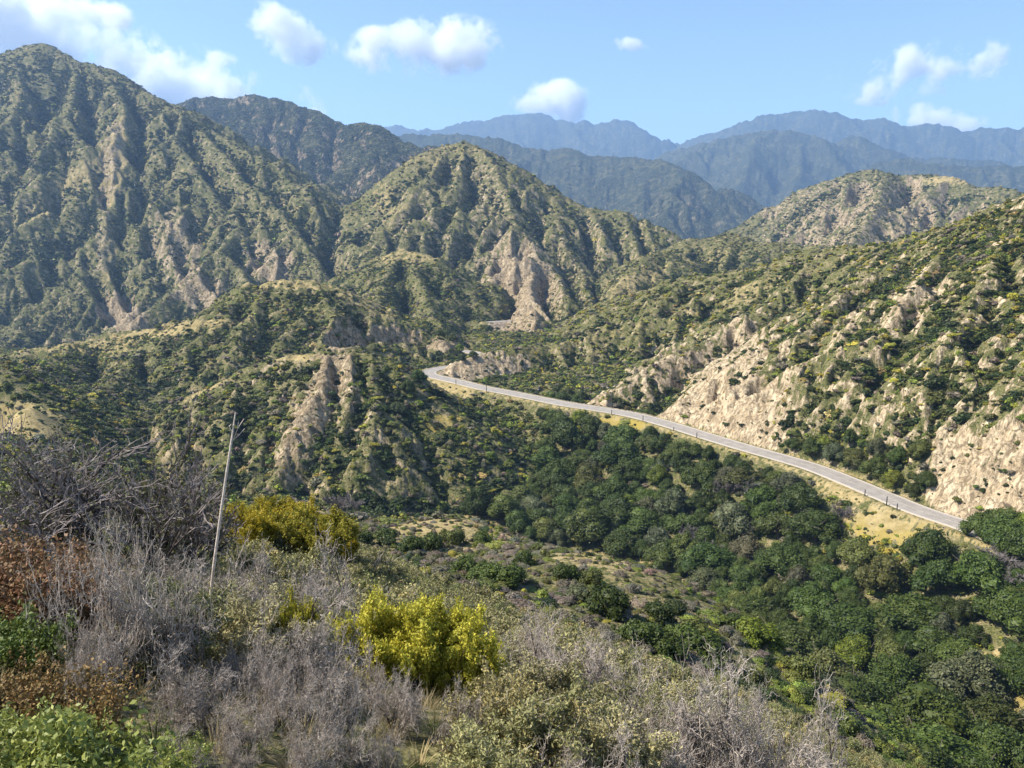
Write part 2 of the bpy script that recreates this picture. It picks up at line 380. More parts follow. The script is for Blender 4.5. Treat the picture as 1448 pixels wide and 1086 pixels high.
# running water: walkers follow the slope and wear the gullies they share
def erode(rounds, count, steps, strength, y0, y1, seed, blur=1):
    global H
    rg = np.random.default_rng(seed)
    i0, i1 = np.searchsorted(ys, y0), np.searchsorted(ys, y1)
    j0, j1 = np.searchsorted(us, -.74), np.searchsorted(us, .74)
    lnl, usl = ln[i0:i1], us[j0:j1]
    nr, nc = i1 - i0, j1 - j0
    gl = np.linspace(lnl[0], lnl[-1], 8192)
    rowof = np.interp(gl, lnl, np.arange(nr)).astype(np.float32)
    yl = Y[i0:i1, j0:j1]
    guard = near_road[i0:i1, j0:j1] * (.25 + .75 * (ID[i0:i1, j0:j1] > 0)) * (1 - .55 * sstep(2500, 4500, Y[i0:i1, j0:j1])) * sstep(0, .5, H[i0:i1, j0:j1] + 95)
    for r in range(rounds):
        h = H[i0:i1, j0:j1]
        gy = -(np.gradient(h, axis=0) / np.gradient(lnl)[:, None] / yl)
        gx = -(np.gradient(h, axis=1) / np.gradient(usl)[None] / yl)
        gu, gv = (gx).astype(np.float32), (gy - U[i0:i1, j0:j1] * 0).astype(np.float32)
        u = rg.uniform(usl[0], usl[-1], count).astype(np.float32)
        v = rg.uniform(lnl[0], lnl[-1], count).astype(np.float32)
        du = np.zeros(count, np.float32)
        dv = np.zeros(count, np.float32)
        flow = np.zeros(nr * nc, np.float32)
        st = .0026
        for k in range(steps):
            jj = np.clip(((u - usl[0]) / (usl[-1] - usl[0]) * (nc - 1) + .5).astype(np.int32), 0, nc - 1)
            ii = np.clip((rowof[np.clip(((v - lnl[0]) / (lnl[-1] - lnl[0]) * 8191).astype(np.int32), 0, 8191)] + .5).astype(np.int32), 0, nr - 1)
            a, b = gu[ii, jj], gv[ii, jj]
            g = np.sqrt(a * a + b * b) + 1e-6
            alive = g > .12
            du = .35 * du + .65 * a / g
            dv = .35 * dv + .65 * b / g
            q = np.sqrt(du * du + dv * dv) + 1e-6
            flow += np.bincount((ii * nc + jj)[alive], weights=np.minimum(g, 1.2)[alive], minlength=nr * nc).astype(np.float32)
            u = u + st * du / q * alive
            v = v + st * dv / q * alive
        fl = flow.reshape(nr, nc)
        # per unit of scaled area
        fl = fl / (np.gradient(lnl)[:, None] * np.gradient(usl)[None] * 2.2e5 * count / 150000)
        for _ in range(blur):
            fl = (np.pad(fl, 1, mode='edge')[:-2, 1:-1] + 2 * fl + np.pad(fl, 1, mode='edge')[2:, 1:-1]) / 4
            fl = (np.pad(fl, 1, mode='edge')[1:-1, :-2] + 2 * fl + np.pad(fl, 1, mode='edge')[1:-1, 2:]) / 4
        H[i0:i1, j0:j1] -= (strength * yl * np.minimum(np.sqrt(fl), 6) * guard).astype(np.float32)


erode(5, 110000, 90, .0006, 190, 8000, 3, 26)
erode(4, 110000, 60, .00016, 150, 8000, 4, 2)
CUT = np.zeros((NR, NC), np.float32)
m = RD < 47
rn = ridged(X[m] / 9, Y[m] / 9, 3, 61)
lo = RZ[m] - .62 * np.maximum(RD[m] - 5.6, 0)
hi = RZ[m] + (1.25 + .28 * rn) * np.maximum(RD[m] - 5.2, 0)
h0 = H[m]
hc = np.maximum(np.minimum(h0, hi), np.where(RD[m] < 30, lo, -1e3))
CUT[m] = sstep(.3, 2.5, h0 - hc) * sstep(5.5, 7, RD[m])
FILL = np.zeros((NR, NC), np.float32)
FILL[m] = sstep(.2, 1.5, hc - h0)
H[m] = np.where(RD[m] < 5.2, RZ[m] - .06, hc)

# ------------------------------------------------------------------ normals, visibility from the viewpoint
def grads():
    Hy = np.gradient(H, axis=0) / np.gradient(ln)[:, None]
    Hu = np.gradient(H, axis=1) / np.gradient(us)[None, :]
    hx = Hu / Y
    hy = (Hy - U * Hu) / Y
    return hx.astype(np.float32), hy.astype(np.float32)


GX, GY = grads()
SL = np.hypot(GX, GY)
print('slope pct', [round(float(np.percentile(SL[(ID == k)], 80)), 2) for k in range(1, 15)])
RAT = H / Y
runmax = np.maximum.accumulate(RAT, axis=0)
VIS = RAT >= runmax - .012
PX, PY = to_px(X, Y, H)


pn = fbm(U * 60, LN * 60, 3, 71)          # patchiness
pn2 = fbm(U * 170, LN * 170, 2, 75)


def ell(cx, cy, rx, ry, ids=None, rot=0.0, soft=.5):
    c, s = math.cos(math.radians(rot)), math.sin(math.radians(rot))
    dx, dy = PX - cx, PY - cy
    q = np.sqrt(((dx * c + dy * s) / rx) ** 2 + ((-dx * s + dy * c) / ry) ** 2)
    w = sstep(-.25, .3, 1 - q + .42 * pn + .25 * pn2)
    if ids is not None:
        w = w * np.isin(ID, ids)
    return w


streak = .7 * ridged(U * 130 + .9 * fbm(U * 50, LN * 50, 2, 81), LN * 26, 3, 83) + .5 * pn2 - .15
def box(A, k):
    for ax in (0, 1):
        C = np.cumsum(np.concatenate([np.take(A, [0] * (k + 1), axis=ax), A, np.take(A, [-1] * k, axis=ax)], axis=ax), axis=ax, dtype=np.float64)
        n = A.shape[ax]
        hi_ = np.take(C, np.arange(2 * k + 1, 2 * k + 1 + n), axis=ax)
        lo_ = np.take(C, np.arange(0, n), axis=ax)
        A = ((hi_ - lo_) / (2 * k + 1)).astype(np.float32)
    return A


CV = (box(H, 9) - H) / Y        # > 0 in hollows, < 0 on ridges
hollow = np.clip(CV * 900, -1, 1)
# bare rock: steep faces and known outcrops
steep = {5: .35, 6: .62, 7: .35, 8: .42, 9: .6, 10: .35, 11: .2, 12: .35, 13: .25, 14: .45, 3: .2, 4: .1}
ROCK = np.zeros((NR, NC), np.float32)
for k, v in steep.items():
    mm = ID == k
    ROCK[mm] = (v * sstep(.75, 1.25, SL + .25 * pn))[mm]
for cx, cy, rx, ry, ids, rot, am in [
        (735, 405, 52, 60, [8], 0, 1.2), (715, 345, 40, 30, [8], 20, .5), (690, 300, 30, 40, [8], 30, .5), (820, 345, 50, 50, [8], 40, .45), (840, 400, 40, 40, [8], 40, .45), (600, 300, 50, 60, [8], 50, .25),
        (170, 445, 36, 26, [7], 30, 1.0), (285, 415, 40, 30, [7], 20, .7), (250, 350, 40, 60, [7], -20, .6), (380, 375, 40, 30, [7], 20, .7), (155, 235, 14, 80, [7], 8, .55), (320, 320, 60, 50, [7], 30, .35),
        (60, 270, 60, 20, [7], -35, .4), (145, 350, 16, 40, [7], 0, .5),
        (470, 530, 30, 40, [14], 20, 1.2), (440, 590, 24, 60, [14], 30, 1.1), (410, 650, 26, 40, [14], 20, .6), (330, 560, 30, 20, [14], 0, .3), (250, 640, 30, 30, [14], 0, .5), (400, 520, 25, 10, [14], 0, .5),
        (1150, 300, 90, 60, [9], 0, .5), (1250, 320, 70, 50, [9], -30, .52),
        (1000, 545, 95, 40, [12], 22, .75), (1040, 500, 45, 60, [12], 30, .7), (900, 540, 60, 30, [12], 10, .6), (1290, 430, 30, 60, [12], 40, .7), (1330, 560, 60, 24, [12], -25, .45), (1390, 600, 50, 30, [12], 0, .35),
        (1400, 700, 80, 34, [12, 0], -10, 1.0), (1250, 560, 40, 30, [12], -30, .4), (690, 525, 70, 30, [12], 5, .9), (820, 545, 40, 30, [12], 0, .6), (1210, 455, 25, 60, [12], 40, .5), (1390, 480, 40, 50, [12], 40, .4),
        (1100, 420, 20, 40, [12], 40, .4), (960, 480, 40, 20, [12], -30, .5), (770, 470, 30, 10, [10, 12], -20, .5), (630, 490, 30, 8, [11, 0, 13], 0, .8), (730, 462, 40, 10, [8, 11, 0], 0, .9)]:
    ROCK = np.maximum(ROCK, (am if 12 in ids else am * .9) * ell(cx, cy, rx, ry, ids, rot, .6) * (sstep(-.75, .35, pn2 + (am - .5)) if 12 in ids else sstep(-.65, .3, streak + .5 * (am - .6))))
cut_bare = np.interp(PX, [560, 640, 800, 1080, 1140, 1290, 1330, 1500], [.9, .95, .95, .95, .25, .2, .95, .95])
ROCK = np.maximum(ROCK, CUT * cut_bare * sstep(-.9, .1, pn2 + .8 * pn))
ROCK = np.maximum(ROCK, .75 * (ID == 12) * sstep(.9, 1.4, -hollow + .5 * pn + .45 * pn2 - .35 * sstep(320, 420, Y)))
bank = (SIDE < 0) & (Y < 400) & ((ID == 12) | (ID == 0))
bw = np.interp(PX, [600, 640, 700, 780, 840, 1080, 1125, 1300, 1335, 1500], [1, 1, .85, .6, 1, 1, .1, .1, 1, 1])
bh = np.interp(PX, [600, 700, 850, 1000, 1100, 1300, 1340, 1500], [18, 16, 24, 27, 24, 14, 17, 18])
ROCK = np.maximum(ROCK, bank * bw * sstep(1.35, .7, RD / bh + .28 * pn + .2 * pn2) * (RD > 5) * sstep(-1.1, -.1, pn2 + .5 * streak))
ROCK = ROCK.astype(np.float32)
# jagged relief on the rock
rr = ridged(U * 120 + LN * 40, LN * 60, 3, 91) * .0011 + fbm(U * 300, LN * 300, 2, 95) * .0006
H += (rr * Y * ROCK * np.clip(near_road + .5 * (RD > 6.0), 0, 1)).astype(np.float32)

# dry grass: crests, knolls, road banks
GOLD = np.zeros((NR, NC), np.float32)
for cx, cy, rx, ry, ids, rot, am in [
        (40, 595, 60, 26, [0, 13], 10, 1.0), (600, 750, 75, 22, [0], -8, .95), (460, 712, 50, 16, [0], 0, .95), (870, 795, 90, 12, [0], 6, .8), (1252, 745, 62, 26, [0], 12, .85), (1310, 730, 40, 14, [0], 20, .8), (1190, 690, 40, 20, [0], 20, .7),
        (640, 545, 45, 14, [0, 14], 8, .8), (880, 600, 40, 8, [0], 10, .9), (620, 600, 18, 14, [0, 14], 0, .9), (560, 665, 60, 40, [0, 14], -20, .45), (1400, 935, 60, 14, [0], -12, .9), (1290, 905, 40, 14, [0], -20, .7), (1430, 1000, 50, 25, [0], 0, .9), (1360, 800, 20, 14, [0], 0, .5),
        (700, 610, 60, 40, [0], 20, .35), (640, 235, 80, 40, [8], 10, .5), (560, 300, 30, 50, [8], -30, .6), (700, 300, 40, 50, [8], 20, .5), (770, 290, 60, 20, [8], 20, .5), (720, 255, 40, 18, [8], 20, .45), (600, 260, 50, 40, [8], -30, .4), (570, 362, 60, 14, [11], 0, .6), (420, 402, 100, 8, [13], 0, .6), (250, 465, 110, 10, [13], -8, .7), (100, 490, 110, 12, [13], 0, .55), (520, 430, 60, 10, [13], 25, .6),
        (420, 190, 90, 20, [6], 25, .42), (500, 230, 60, 30, [6], 40, .42), (160, 230, 20, 75, [7], 10, .95), (120, 245, 70, 18, [7], -30, .8), (60, 290, 70, 14, [7], -30, .7), (150, 350, 14, 50, [7], 0, .75), (250, 260, 18, 70, [7], -10, .5), (350, 300, 18, 60, [7], -25, .5), (30, 150, 14, 50, [7], 10, .5), (640, 755, 140, 36, [0], -6, .6), (900, 835, 160, 50, [0], 15, .5), (1000, 540, 140, 60, [12], 20, .45), (800, 500, 120, 30, [12], -10, .5), (900, 400, 60, 20, [10], -25, .6), (1000, 360, 60, 14, [10], 0, .5), (1040, 420, 120, 16, [12], -18, .55), (860, 470, 90, 12, [12], -10, .5), (1340, 256, 40, 8, [9], 0, .7), (1400, 290, 60, 8, [12], -20, .4),
        (1160, 400, 30, 60, [12], 40, .45), (1060, 440, 30, 60, [12], 40, .45), (1290, 460, 20, 80, [12], 40, .4), (430, 506, 60, 6, [14], 0, .8), (290, 552, 40, 6, [14], -30, .7)]:
    GOLD = np.maximum(GOLD, am * ell(cx, cy, rx, ry, ids, rot, .6) * sstep(-.8, .1, pn2 + (am - .5)))
GOLD = np.maximum(GOLD, (sstep(9, 5, RD) * (RD > 4.5) * .8 * sstep(-.6, .3, pn2 + .1)) * (1 - ROCK))
GOLD = np.maximum(GOLD, FILL * .35 * sstep(-.1, .5, pn))
GOLD = (GOLD * (1 - ROCK)).astype(np.float32)
GX, GY = grads()
SL = np.hypot(GX, GY)


# ------------------------------------------------------------------ object helpers
def link(o):
    bpy.context.scene.collection.objects.link(o)
    return o


def mesh_np(name, v, f, mat=None, smooth=False, attrs=None, mi=None):
    """v (n,3); f (m,3|4) int"""
    me = bpy.data.meshes.new(name)
    v = np.ascontiguousarray(v, np.float32)
    f = np.ascontiguousarray(f, np.int32)
    k = f.shape[1]
    me.vertices.add(len(v))
    me.vertices.foreach_set('co', v.ravel())
    me.loops.add(f.size)
    me.loops.foreach_set('vertex_index', f.ravel())
    me.polygons.add(len(f))
    me.polygons.foreach_set('loop_start', np.arange(len(f), dtype=np.int32) * k)
    me.polygons.foreach_set('use_smooth', np.full(len(f), smooth))
    for m_ in (mat if isinstance(mat, (list, tuple)) else [mat]):
        if m_:
            me.materials.append(m_)
    if mi is not None:
        me.polygons.foreach_set('material_index', np.ascontiguousarray(mi, np.int32))
    for a, (dom, typ, val) in (attrs or {}).items():
        at = me.attributes.new(a, typ, dom)
        at.data.foreach_set('value' if typ in ('FLOAT', 'INT') else 'vector' if typ == 'FLOAT_VECTOR' else 'color', np.ascontiguousarray(val).ravel())
    me.update()
    return me


def tag(o, label=None, cat=None, group=None, kind=None):
    for k, v_ in (('label', label), ('category', cat), ('group', group), ('kind', kind)):
        if v_:
            o[k] = v_
    return o


def obj(name, me, parent=None, loc=None):
    o = link(bpy.data.objects.new(name, me))
    if parent is not None:
        o.parent = parent
    if loc is not None:
        o.location = loc
    return o


# ------------------------------------------------------------------ materials
def nt(name):
    m_ = bpy.data.materials.new(name)
    m_.use_nodes = True
    t = m_.node_tree
    t.nodes.clear()
    out = t.nodes.new('ShaderNodeOutputMaterial')
    return m_, t, out


def N(t, typ, **kw):
    n = t.nodes.new(typ)
    for k, v_ in kw.items():
        if k in n.inputs.keys() if isinstance(k, str) else False:
            n.inputs[k].default_value = v_
        else:
            setattr(n, k, v_)
    return n


def mixc(t, fac, a, b):
    n = t.nodes.new('ShaderNodeMix')
    n.data_type = 'RGBA'
    for i, val in ((0, fac), (6, a), (7, b)):
        if hasattr(val, 'is_linked') or hasattr(val, 'links'):
            t.links.new(val, n.inputs[i])
        elif i:
            n.inputs[i].default_value = (*val, 1)
        else:
            n.inputs[i].default_value = val
    return n.outputs[2]


def math_(t, op, a, b=None, c=None, clamp=False):
    n = t.nodes.new('ShaderNodeMath')
    n.operation = op
    n.use_clamp = clamp
    for i, val in enumerate((a, b, c)):
        if val is None:
            continue
        if hasattr(val, 'links'):
            t.links.new(val, n.inputs[i])
        else:
            n.inputs[i].default_value = val
    return n.outputs[0]


def ramp(t, x, a, b):
    n = t.nodes.new('ShaderNodeMapRange')
    n.interpolation_type = 'SMOOTHSTEP'
    t.links.new(x, n.inputs[0])
    n.inputs[1].default_value = a
    n.inputs[2].default_value = b
    return n.outputs[0]


def noise(t, co, scale, det=3, rough=.55, dist=0):
    n = t.nodes.new('ShaderNodeTexNoise')
    t.links.new(co, n.inputs['Vector'])
    n.inputs['Scale'].default_value = scale
    n.inputs['Detail'].default_value = det
    n.inputs['Roughness'].default_value = rough
    n.inputs['Distortion'].default_value = dist
    return n.outputs[0]


def diffuse(t, col, out, rough=.9, bump=None, bstr=.5, bdist=.3, spec=.15):
    b = t.nodes.new('ShaderNodeBsdfPrincipled')
    if hasattr(col, 'links'):
        t.links.new(col, b.inputs['Base Color'])
    else:
        b.inputs['Base Color'].default_value = (*col, 1)
    b.inputs['Roughness'].default_value = rough
    b.inputs['Specular IOR Level'].default_value = spec
    if bump is not None:
        bn = t.nodes.new('ShaderNodeBump')
        bn.inputs['Strength'].default_value = bstr
        bn.inputs['Distance'].default_value = bdist
        t.links.new(bump, bn.inputs['Height'])
        t.links.new(bn.outputs[0], b.inputs['Normal'])
    t.links.new(b.outputs[0], out.inputs[0])
    return b


def ground_material(name, scale, far, light=False):
    """soil, scrub, dry grass and rock blended by the surveyed cover; scale is the pattern size in metres"""
    m_, t, out = nt(name)
    tc = t.nodes.new('ShaderNodeTexCoord').outputs['Object']
    at = {}
    for a in ('rock', 'gold', 'moist'):
        n = t.nodes.new('ShaderNodeAttribute')
        n.attribute_name = a
        at[a] = n.outputs['Fac']
    n1 = noise(t, tc, 1 / scale, 4, .6)
    n2 = noise(t, tc, 3.7 / scale, 4, .65, .6)
    n3 = noise(t, tc, .22 / scale, 3, .5)
    if far:
        g = mixc(t, ramp(t, n2, .40, .6), (.026, .036, .018), (.095, .098, .046))
        g = mixc(t, ramp(t, n3, .40, .62), g, mixc(t, ramp(t, n1, .4, .6), (.034, .042, .018), (.15, .14, .065)))
        soil = mixc(t, ramp(t, n1, .35, .65), (.20, .155, .105), (.30, .245, .175))
        g = mixc(t, ramp(t, n2, .56, .68), g, soil)
        n4 = noise(t, tc, 9 / scale, 4, .7)
        g = mixc(t, ramp(t, n4, .50, .60), g, (.022, .030, .016))
    else:
        n4 = noise(t, tc, 8.5 / scale, 4, .7)
        g = mixc(t, ramp(t, n2, .35, .65), (.075, .080, .028), (.19, .17, .070))
        g = mixc(t, ramp(t, n1, .45, .68), g, (.31, .24, .135))
        g = mixc(t, ramp(t, n4, .47, .60), g, (.045, .055, .018))
    gold = mixc(t, ramp(t, n1, .35, .65), (.25, .19, .075), (.39, .30, .14))
    gold = mixc(t, ramp(t, n2, .5, .72), gold, (.17, .15, .06))
    gold = mixc(t, ramp(t, noise(t, tc, 7.0 / scale, 4, .7), .52, .64), gold, (.30, .235, .145))
    gold = mixc(t, math_(t, 'MULTIPLY', at['moist'], ramp(t, n3, .35, .6)), gold, (.30, .225, .055))
    ra, rb = ((.27, .20, .118), (.46, .36, .23)) if scale > 2.5 else ((.30, .23, .16), (.48, .385, .28))
    if light:
        ra, rb = (.38, .282, .17), (.58, .46, .30)
    rk = mixc(t, ramp(t, n1, .3, .7), ra, rb)
    rk = mixc(t, ramp(t, n2, .54, .72), rk, tuple(.62 * q for q in ra))
    wv = t.nodes.new('ShaderNodeVectorMath')
    wv.operation = 'MULTIPLY'
    t.links.new(tc, wv.inputs[0])
    wv.inputs[1].default_value = (1.0, 1.0, .38)
    n5 = noise(t, wv.outputs[0], 2.6 / scale, 6, .68, 1.2)
    crack = ramp(t, n5, .36, .56)
    rk = mixc(t, crack, tuple(.5 * q for q in ra), rk)
    n6 = noise(t, tc, 6.5 / scale, 4, .7)
    rk = mixc(t, ramp(t, n6, .60, .72), rk, tuple(min(.62, 1.15 * q) for q in rb))
    c = mixc(t, ramp(t, math_(t, 'ADD', at['gold'], math_(t, 'MULTIPLY', math_(t, 'SUBTRACT', n2, .5), .9)), .35, .6), g, gold)
    c = mixc(t, ramp(t, math_(t, 'ADD', at['rock'], math_(t, 'MULTIPLY', math_(t, 'SUBTRACT', n1, .5), .8)), .32, .58), c, rk)
    bump = math_(t, 'ADD', n1, math_(t, 'MULTIPLY', n2, .7))
    bump = math_(t, 'ADD', bump, math_(t, 'MULTIPLY', math_(t, 'MULTIPLY', crack, at['rock']), .8))
    diffuse(t, c, out, .95, bump, 1.0 if far else .6, scale * (.6 if far else .25), .05)
    return m_


M_NEAR = ground_material('canyon_ground', 2.2, False)
M_MID = ground_material('hill_ground', 5.0, False)
M_CUT = ground_material('roadside_hill_ground', 3.6, False, True)
M_FAR = ground_material('mountain_ground', 22.0, True)

# ------------------------------------------------------------------ terrain objects, one per hill
MOIST = np.clip(.7 * ell(1262, 750, 60, 26, [0]) + ell(620, 600, 30, 40) + ell(1430, 990, 60, 30) + ell(880, 600, 40, 20) + .3 * ell(100, 540, 200, 60, [13]), 0, 1).astype(np.float32)
idx = np.arange(NR * NC, dtype=np.int32).reshape(NR, NC)
quads = np.stack([idx[:-1, :-1], idx[:-1, 1:], idx[1:, 1:], idx[1:, :-1]], -1).reshape(-1, 4)
qid = ID[:-1, :-1].reshape(-1)
ALLV = np.stack([X, Y, H], -1).reshape(-1, 3)
names = dict(HILLS)
names[0] = 'canyon_ground'
for k, nm in names.items():
    f = quads[qid == k]
    if not len(f):
        continue
    u_, inv = np.unique(f, return_inverse=True)
    D = float(np.median(ALLV[u_, 1]))
    me = mesh_np(nm, ALLV[u_], inv.reshape(-1, 4), M_FAR if D > 1900 else M_CUT if k == 12 else M_MID if k else M_NEAR, True,
                 {'rock': ('POINT', 'FLOAT', ROCK.reshape(-1)[u_]), 'gold': ('POINT', 'FLOAT', GOLD.reshape(-1)[u_]), 'moist': ('POINT', 'FLOAT', MOIST.reshape(-1)[u_])})
    tag(obj(nm, me), kind='structure')


def ground_z(x, y):
    """height of the built ground at (x, y) by bilinear lookup"""
    x, y = np.asarray(x, float), np.asarray(y, float)
    fi = np.interp(np.log(np.maximum(y, 1.0)), ln, np.arange(NR))
    fj = np.interp(x / y, us, np.arange(NC))
    i, j = np.minimum(fi.astype(int), NR - 2), np.minimum(fj.astype(int), NC - 2)
    a, b = fi - i, fj - j
    return (H[i, j] * (1 - a) * (1 - b) + H[i + 1, j] * a * (1 - b) + H[i, j + 1] * (1 - a) * b + H[i + 1, j + 1] * a * b)


def lookup(A, x, y):
    i = np.clip(np.round(np.interp(np.log(np.maximum(y, 1.0)), ln, np.arange(NR))).astype(int), 0, NR - 1)
    j = np.clip(np.round(np.interp(x / y, us, np.arange(NC))).astype(int), 0, NC - 1)
    return A[i, j]



# ------------------------------------------------------------------ plant meshes
def sphere_quads(nu=7, nv=5):
    v, f = [], []
    for i in range(nv + 1):
        th = math.pi * (i + .02) / (nv + .04)
        for j in range(nu):
            ph = 2 * math.pi * (j + .5 * (i % 2)) / nu
            v.append((math.sin(th) * math.cos(ph), math.sin(th) * math.sin(ph), math.cos(th)))
    for i in range(nv):
        for j in range(nu):
            f.append((i * nu + j, (i + 1) * nu + j, (i + 1) * nu + (j + 1) % nu, i * nu + (j + 1) % nu))
    return np.array(v, np.float32), np.array(f, np.int32)


SV, SF = sphere_quads()


def leaf_quads(c, n, size, rg, aspect=1.5, tilt=.55):
    """leaf-sized quads at points c facing roughly along n"""
    k = len(c)
    n = n + rg.normal(0, tilt, (k, 3))
    n /= np.linalg.norm(n, axis=1, keepdims=True) + 1e-9
    a = np.cross(n, rg.normal(0, 1, (k, 3)))
    a /= np.linalg.norm(a, axis=1, keepdims=True) + 1e-9
    b = np.cross(n, a)
    s = (size * rg.uniform(.6, 1.35, (k, 1)))
    a, b = a * s * .5 * aspect, b * s * .5
    sk = rg.uniform(-.35, .35, (k, 1))
    v = np.stack([c - a * 1.0, c - b + a * sk, c + a * 1.0, c + b + a * sk], 1).reshape(-1, 3)
    return v, np.arange(4 * k, dtype=np.int32).reshape(k, 4)


def join(parts):
    vs, fs, o = [], [], 0
    for v, f in parts:
        vs.append(v)
        fs.append(f + o)
        o += len(v)
    return np.concatenate(vs), np.concatenate(fs)


def crown(rg, rx, rz, lobes, per, leaf, base=.25, core=.82, flat=.0, rl=(.3, .48)):
    """foliage mass of many leaves over bumpy lobes; the base sits at z = 0"""
    parts = []
    for i in range(lobes):
        g = i * 2.399963 + rg.uniform(-.5, .5)
        t = (i + .5) / lobes
        r = math.sqrt(1 - t) * rx * rg.uniform(.5, .78)
        zc = rz * (base + (.80 - base) * (t ** .75)) * rg.uniform(.85, 1.12)
        c = np.array([r * math.cos(g), r * math.sin(g), zc])
        c[:2] += rg.normal(0, .10 * rx, 2)
        R = rx * rg.uniform(*rl) * (1.0 if t < .8 else 1.1)
        S = np.array([R * rg.uniform(.85, 1.2), R * rg.uniform(.85, 1.2), R * rg.uniform(.62, .9) * min(1.2, rz / rx + .15)])
        if core:
            w = SV * (1 + rg.normal(0, .10, (len(SV), 1)))
            parts.append((c + w * S * core, SF))
        d = rg.normal(0, 1, (per, 3))
        d[:, 2] += .35
        d /= np.linalg.norm(d, axis=1, keepdims=True)
        out = c / (np.linalg.norm(c * [1, 1, 1]) + 1e-9)
        keep = (d @ out > -.55)
        d = d[keep]
        rad = rg.uniform(.76, 1.2, (len(d), 1)) + .08 * np.sin(d[:, :1] * 9 + i) * np.cos(d[:, 1:2] * 8)
        p = c + d * S * rad
        ok = p[:, 2] > .02
        parts.append(leaf_quads(p[ok], (d * .8 + [0, 0, .35])[ok], leaf, rg))
    return join(parts)


def tubes(segs, sides=3):
    """segs (n, 8): p0, r0, p1, r1"""
    s = np.asarray(segs, np.float32)
    p0, r0, p1, r1 = s[:, 0:3], s[:, 3:4], s[:, 4:7], s[:, 7:8]
    d = p1 - p0
    d /= np.linalg.norm(d, axis=1, keepdims=True) + 1e-9
    ref = np.where(np.abs(d[:, 2:3]) > .9, [[1, 0, 0]], [[0, 0, 1]])
    a = np.cross(d, ref)
    a /= np.linalg.norm(a, axis=1, keepdims=True) + 1e-9
    b = np.cross(d, a)
    rings = []
    for k in range(sides):
        w = 2 * math.pi * k / sides
        o = a * math.cos(w) + b * math.sin(w)
        rings += [p0 + o * r0, p1 + o * r1]
    v = np.stack(rings, 1)                       # n, 2*sides, 3
    n = len(s)
    f = []
    for k in range(sides):
        k2 = (k + 1) % sides
        f.append([2 * k, 2 * k2, 2 * k2 + 1, 2 * k + 1])
    f = (np.arange(n)[:, None, None] * 2 * sides + np.array(f)[None]).reshape(-1, 4)
    return v.reshape(-1, 3), f.astype(np.int32)


def twigs(rg, h, spread, stems, levels, curl, r0, nseg=6, kids=3, shrink=.52, up=.25, lean=(0, 0), droop=0.0, wid=.7, fan=.62):
    """branching shrub skeleton -> segments and the twig ends"""
    segs, tips = [], []

    def grow(p, d, L, r, lvl):
        n = max(2, int(nseg * (1 if lvl < levels else .7)))
        st = L / n
        for k in range(n):
            d = d + rg.normal(0, curl, 3) + np.array([0, 0, up * .2 - droop * k * .04])
            d = d / np.linalg.norm(d)
            q = p + d * st
            ra, rb = r * (1 - .55 * k / n), r * (1 - .55 * (k + 1) / n)
            segs.append((*p, ra, *q, rb))
            p = q
            if lvl < levels and (k >= 1 or n < 3):
                for _ in range(kids if rg.random() < .6 else max(1, kids - 1)):
                    e = d + rg.normal(0, fan, 3) + np.array([0, 0, up])
                    e /= np.linalg.norm(e)
                    grow(p, e, L * shrink * rg.uniform(.55, 1.1), r * .55, lvl + 1)
            if lvl >= levels:
                tips.append((*p, *d))
    for i in range(stems):
        a = 2 * math.pi * (i + rg.uniform(-.3, .3)) / stems
        e = spread * math.sqrt(rg.uniform(.05, 1))
        d = np.array([math.cos(a) * e + lean[0], math.sin(a) * e + lean[1], 1.0])
        d /= np.linalg.norm(d)
        grow(np.array([math.cos(a) * .05 * h, math.sin(a) * .05 * h, -.03]), d, h * rg.uniform(.7, 1.0), r0 * rg.uniform(.7, 1.1), 1)
    segs, tips = np.array(segs), np.array(tips)
    k = h / np.percentile(segs[:, 6], 98)
    kr = wid * h / np.percentile(np.hypot(segs[:, 4], segs[:, 5]), 95)
    segs[:, [2, 6]] *= k
    segs[:, [0, 1, 4, 5]] *= kr
    tips[:, 2] *= k
    tips[:, :2] *= kr
    return segs, tips


# ------------------------------------------------------------------ plant materials
def leaf_material(name, source, base=None, var=.45, trans=.22, gloss=.25):
    m_, t, out = nt(name)
    if source == 'instance':
        n = t.nodes.new('ShaderNodeAttribute')
        n.attribute_type = 'INSTANCER'
        n.attribute_name = 'tint'
        col = n.outputs['Color']
    elif source == 'object':
        col = t.nodes.new('ShaderNodeObjectInfo').outputs['Color']
    else:
        n = t.nodes.new('ShaderNodeRGB')
        n.outputs[0].default_value = (*base, 1)
        col = n.outputs[0]
    rnd = t.nodes.new('ShaderNodeNewGeometry').outputs['Random Per Island']
    hs = t.nodes.new('ShaderNodeHueSaturation')
    t.links.new(col, hs.inputs['Color'])
    t.links.new(math_(t, 'MULTIPLY_ADD', rnd, var * 2, 1 - var), hs.inputs['Value'])
    t.links.new(math_(t, 'MULTIPLY_ADD', rnd, -.035, .515), hs.inputs['Hue'])
    b = t.nodes.new('ShaderNodeBsdfPrincipled')
    t.links.new(hs.outputs[0], b.inputs['Base Color'])
    b.inputs['Roughness'].default_value = .55
    b.inputs['Specular IOR Level'].default_value = gloss
    if trans:
        tr = t.nodes.new('ShaderNodeBsdfTranslucent')
        t.links.new(hs.outputs[0], tr.inputs[0])
        mx = t.nodes.new('ShaderNodeMixShader')
        mx.inputs[0].default_value = trans
        t.links.new(b.outputs[0], mx.inputs[1])
        t.links.new(tr.outputs[0], mx.inputs[2])
        t.links.new(mx.outputs[0], out.inputs[0])
    else:
        t.links.new(b.outputs[0], out.inputs[0])
    return m_


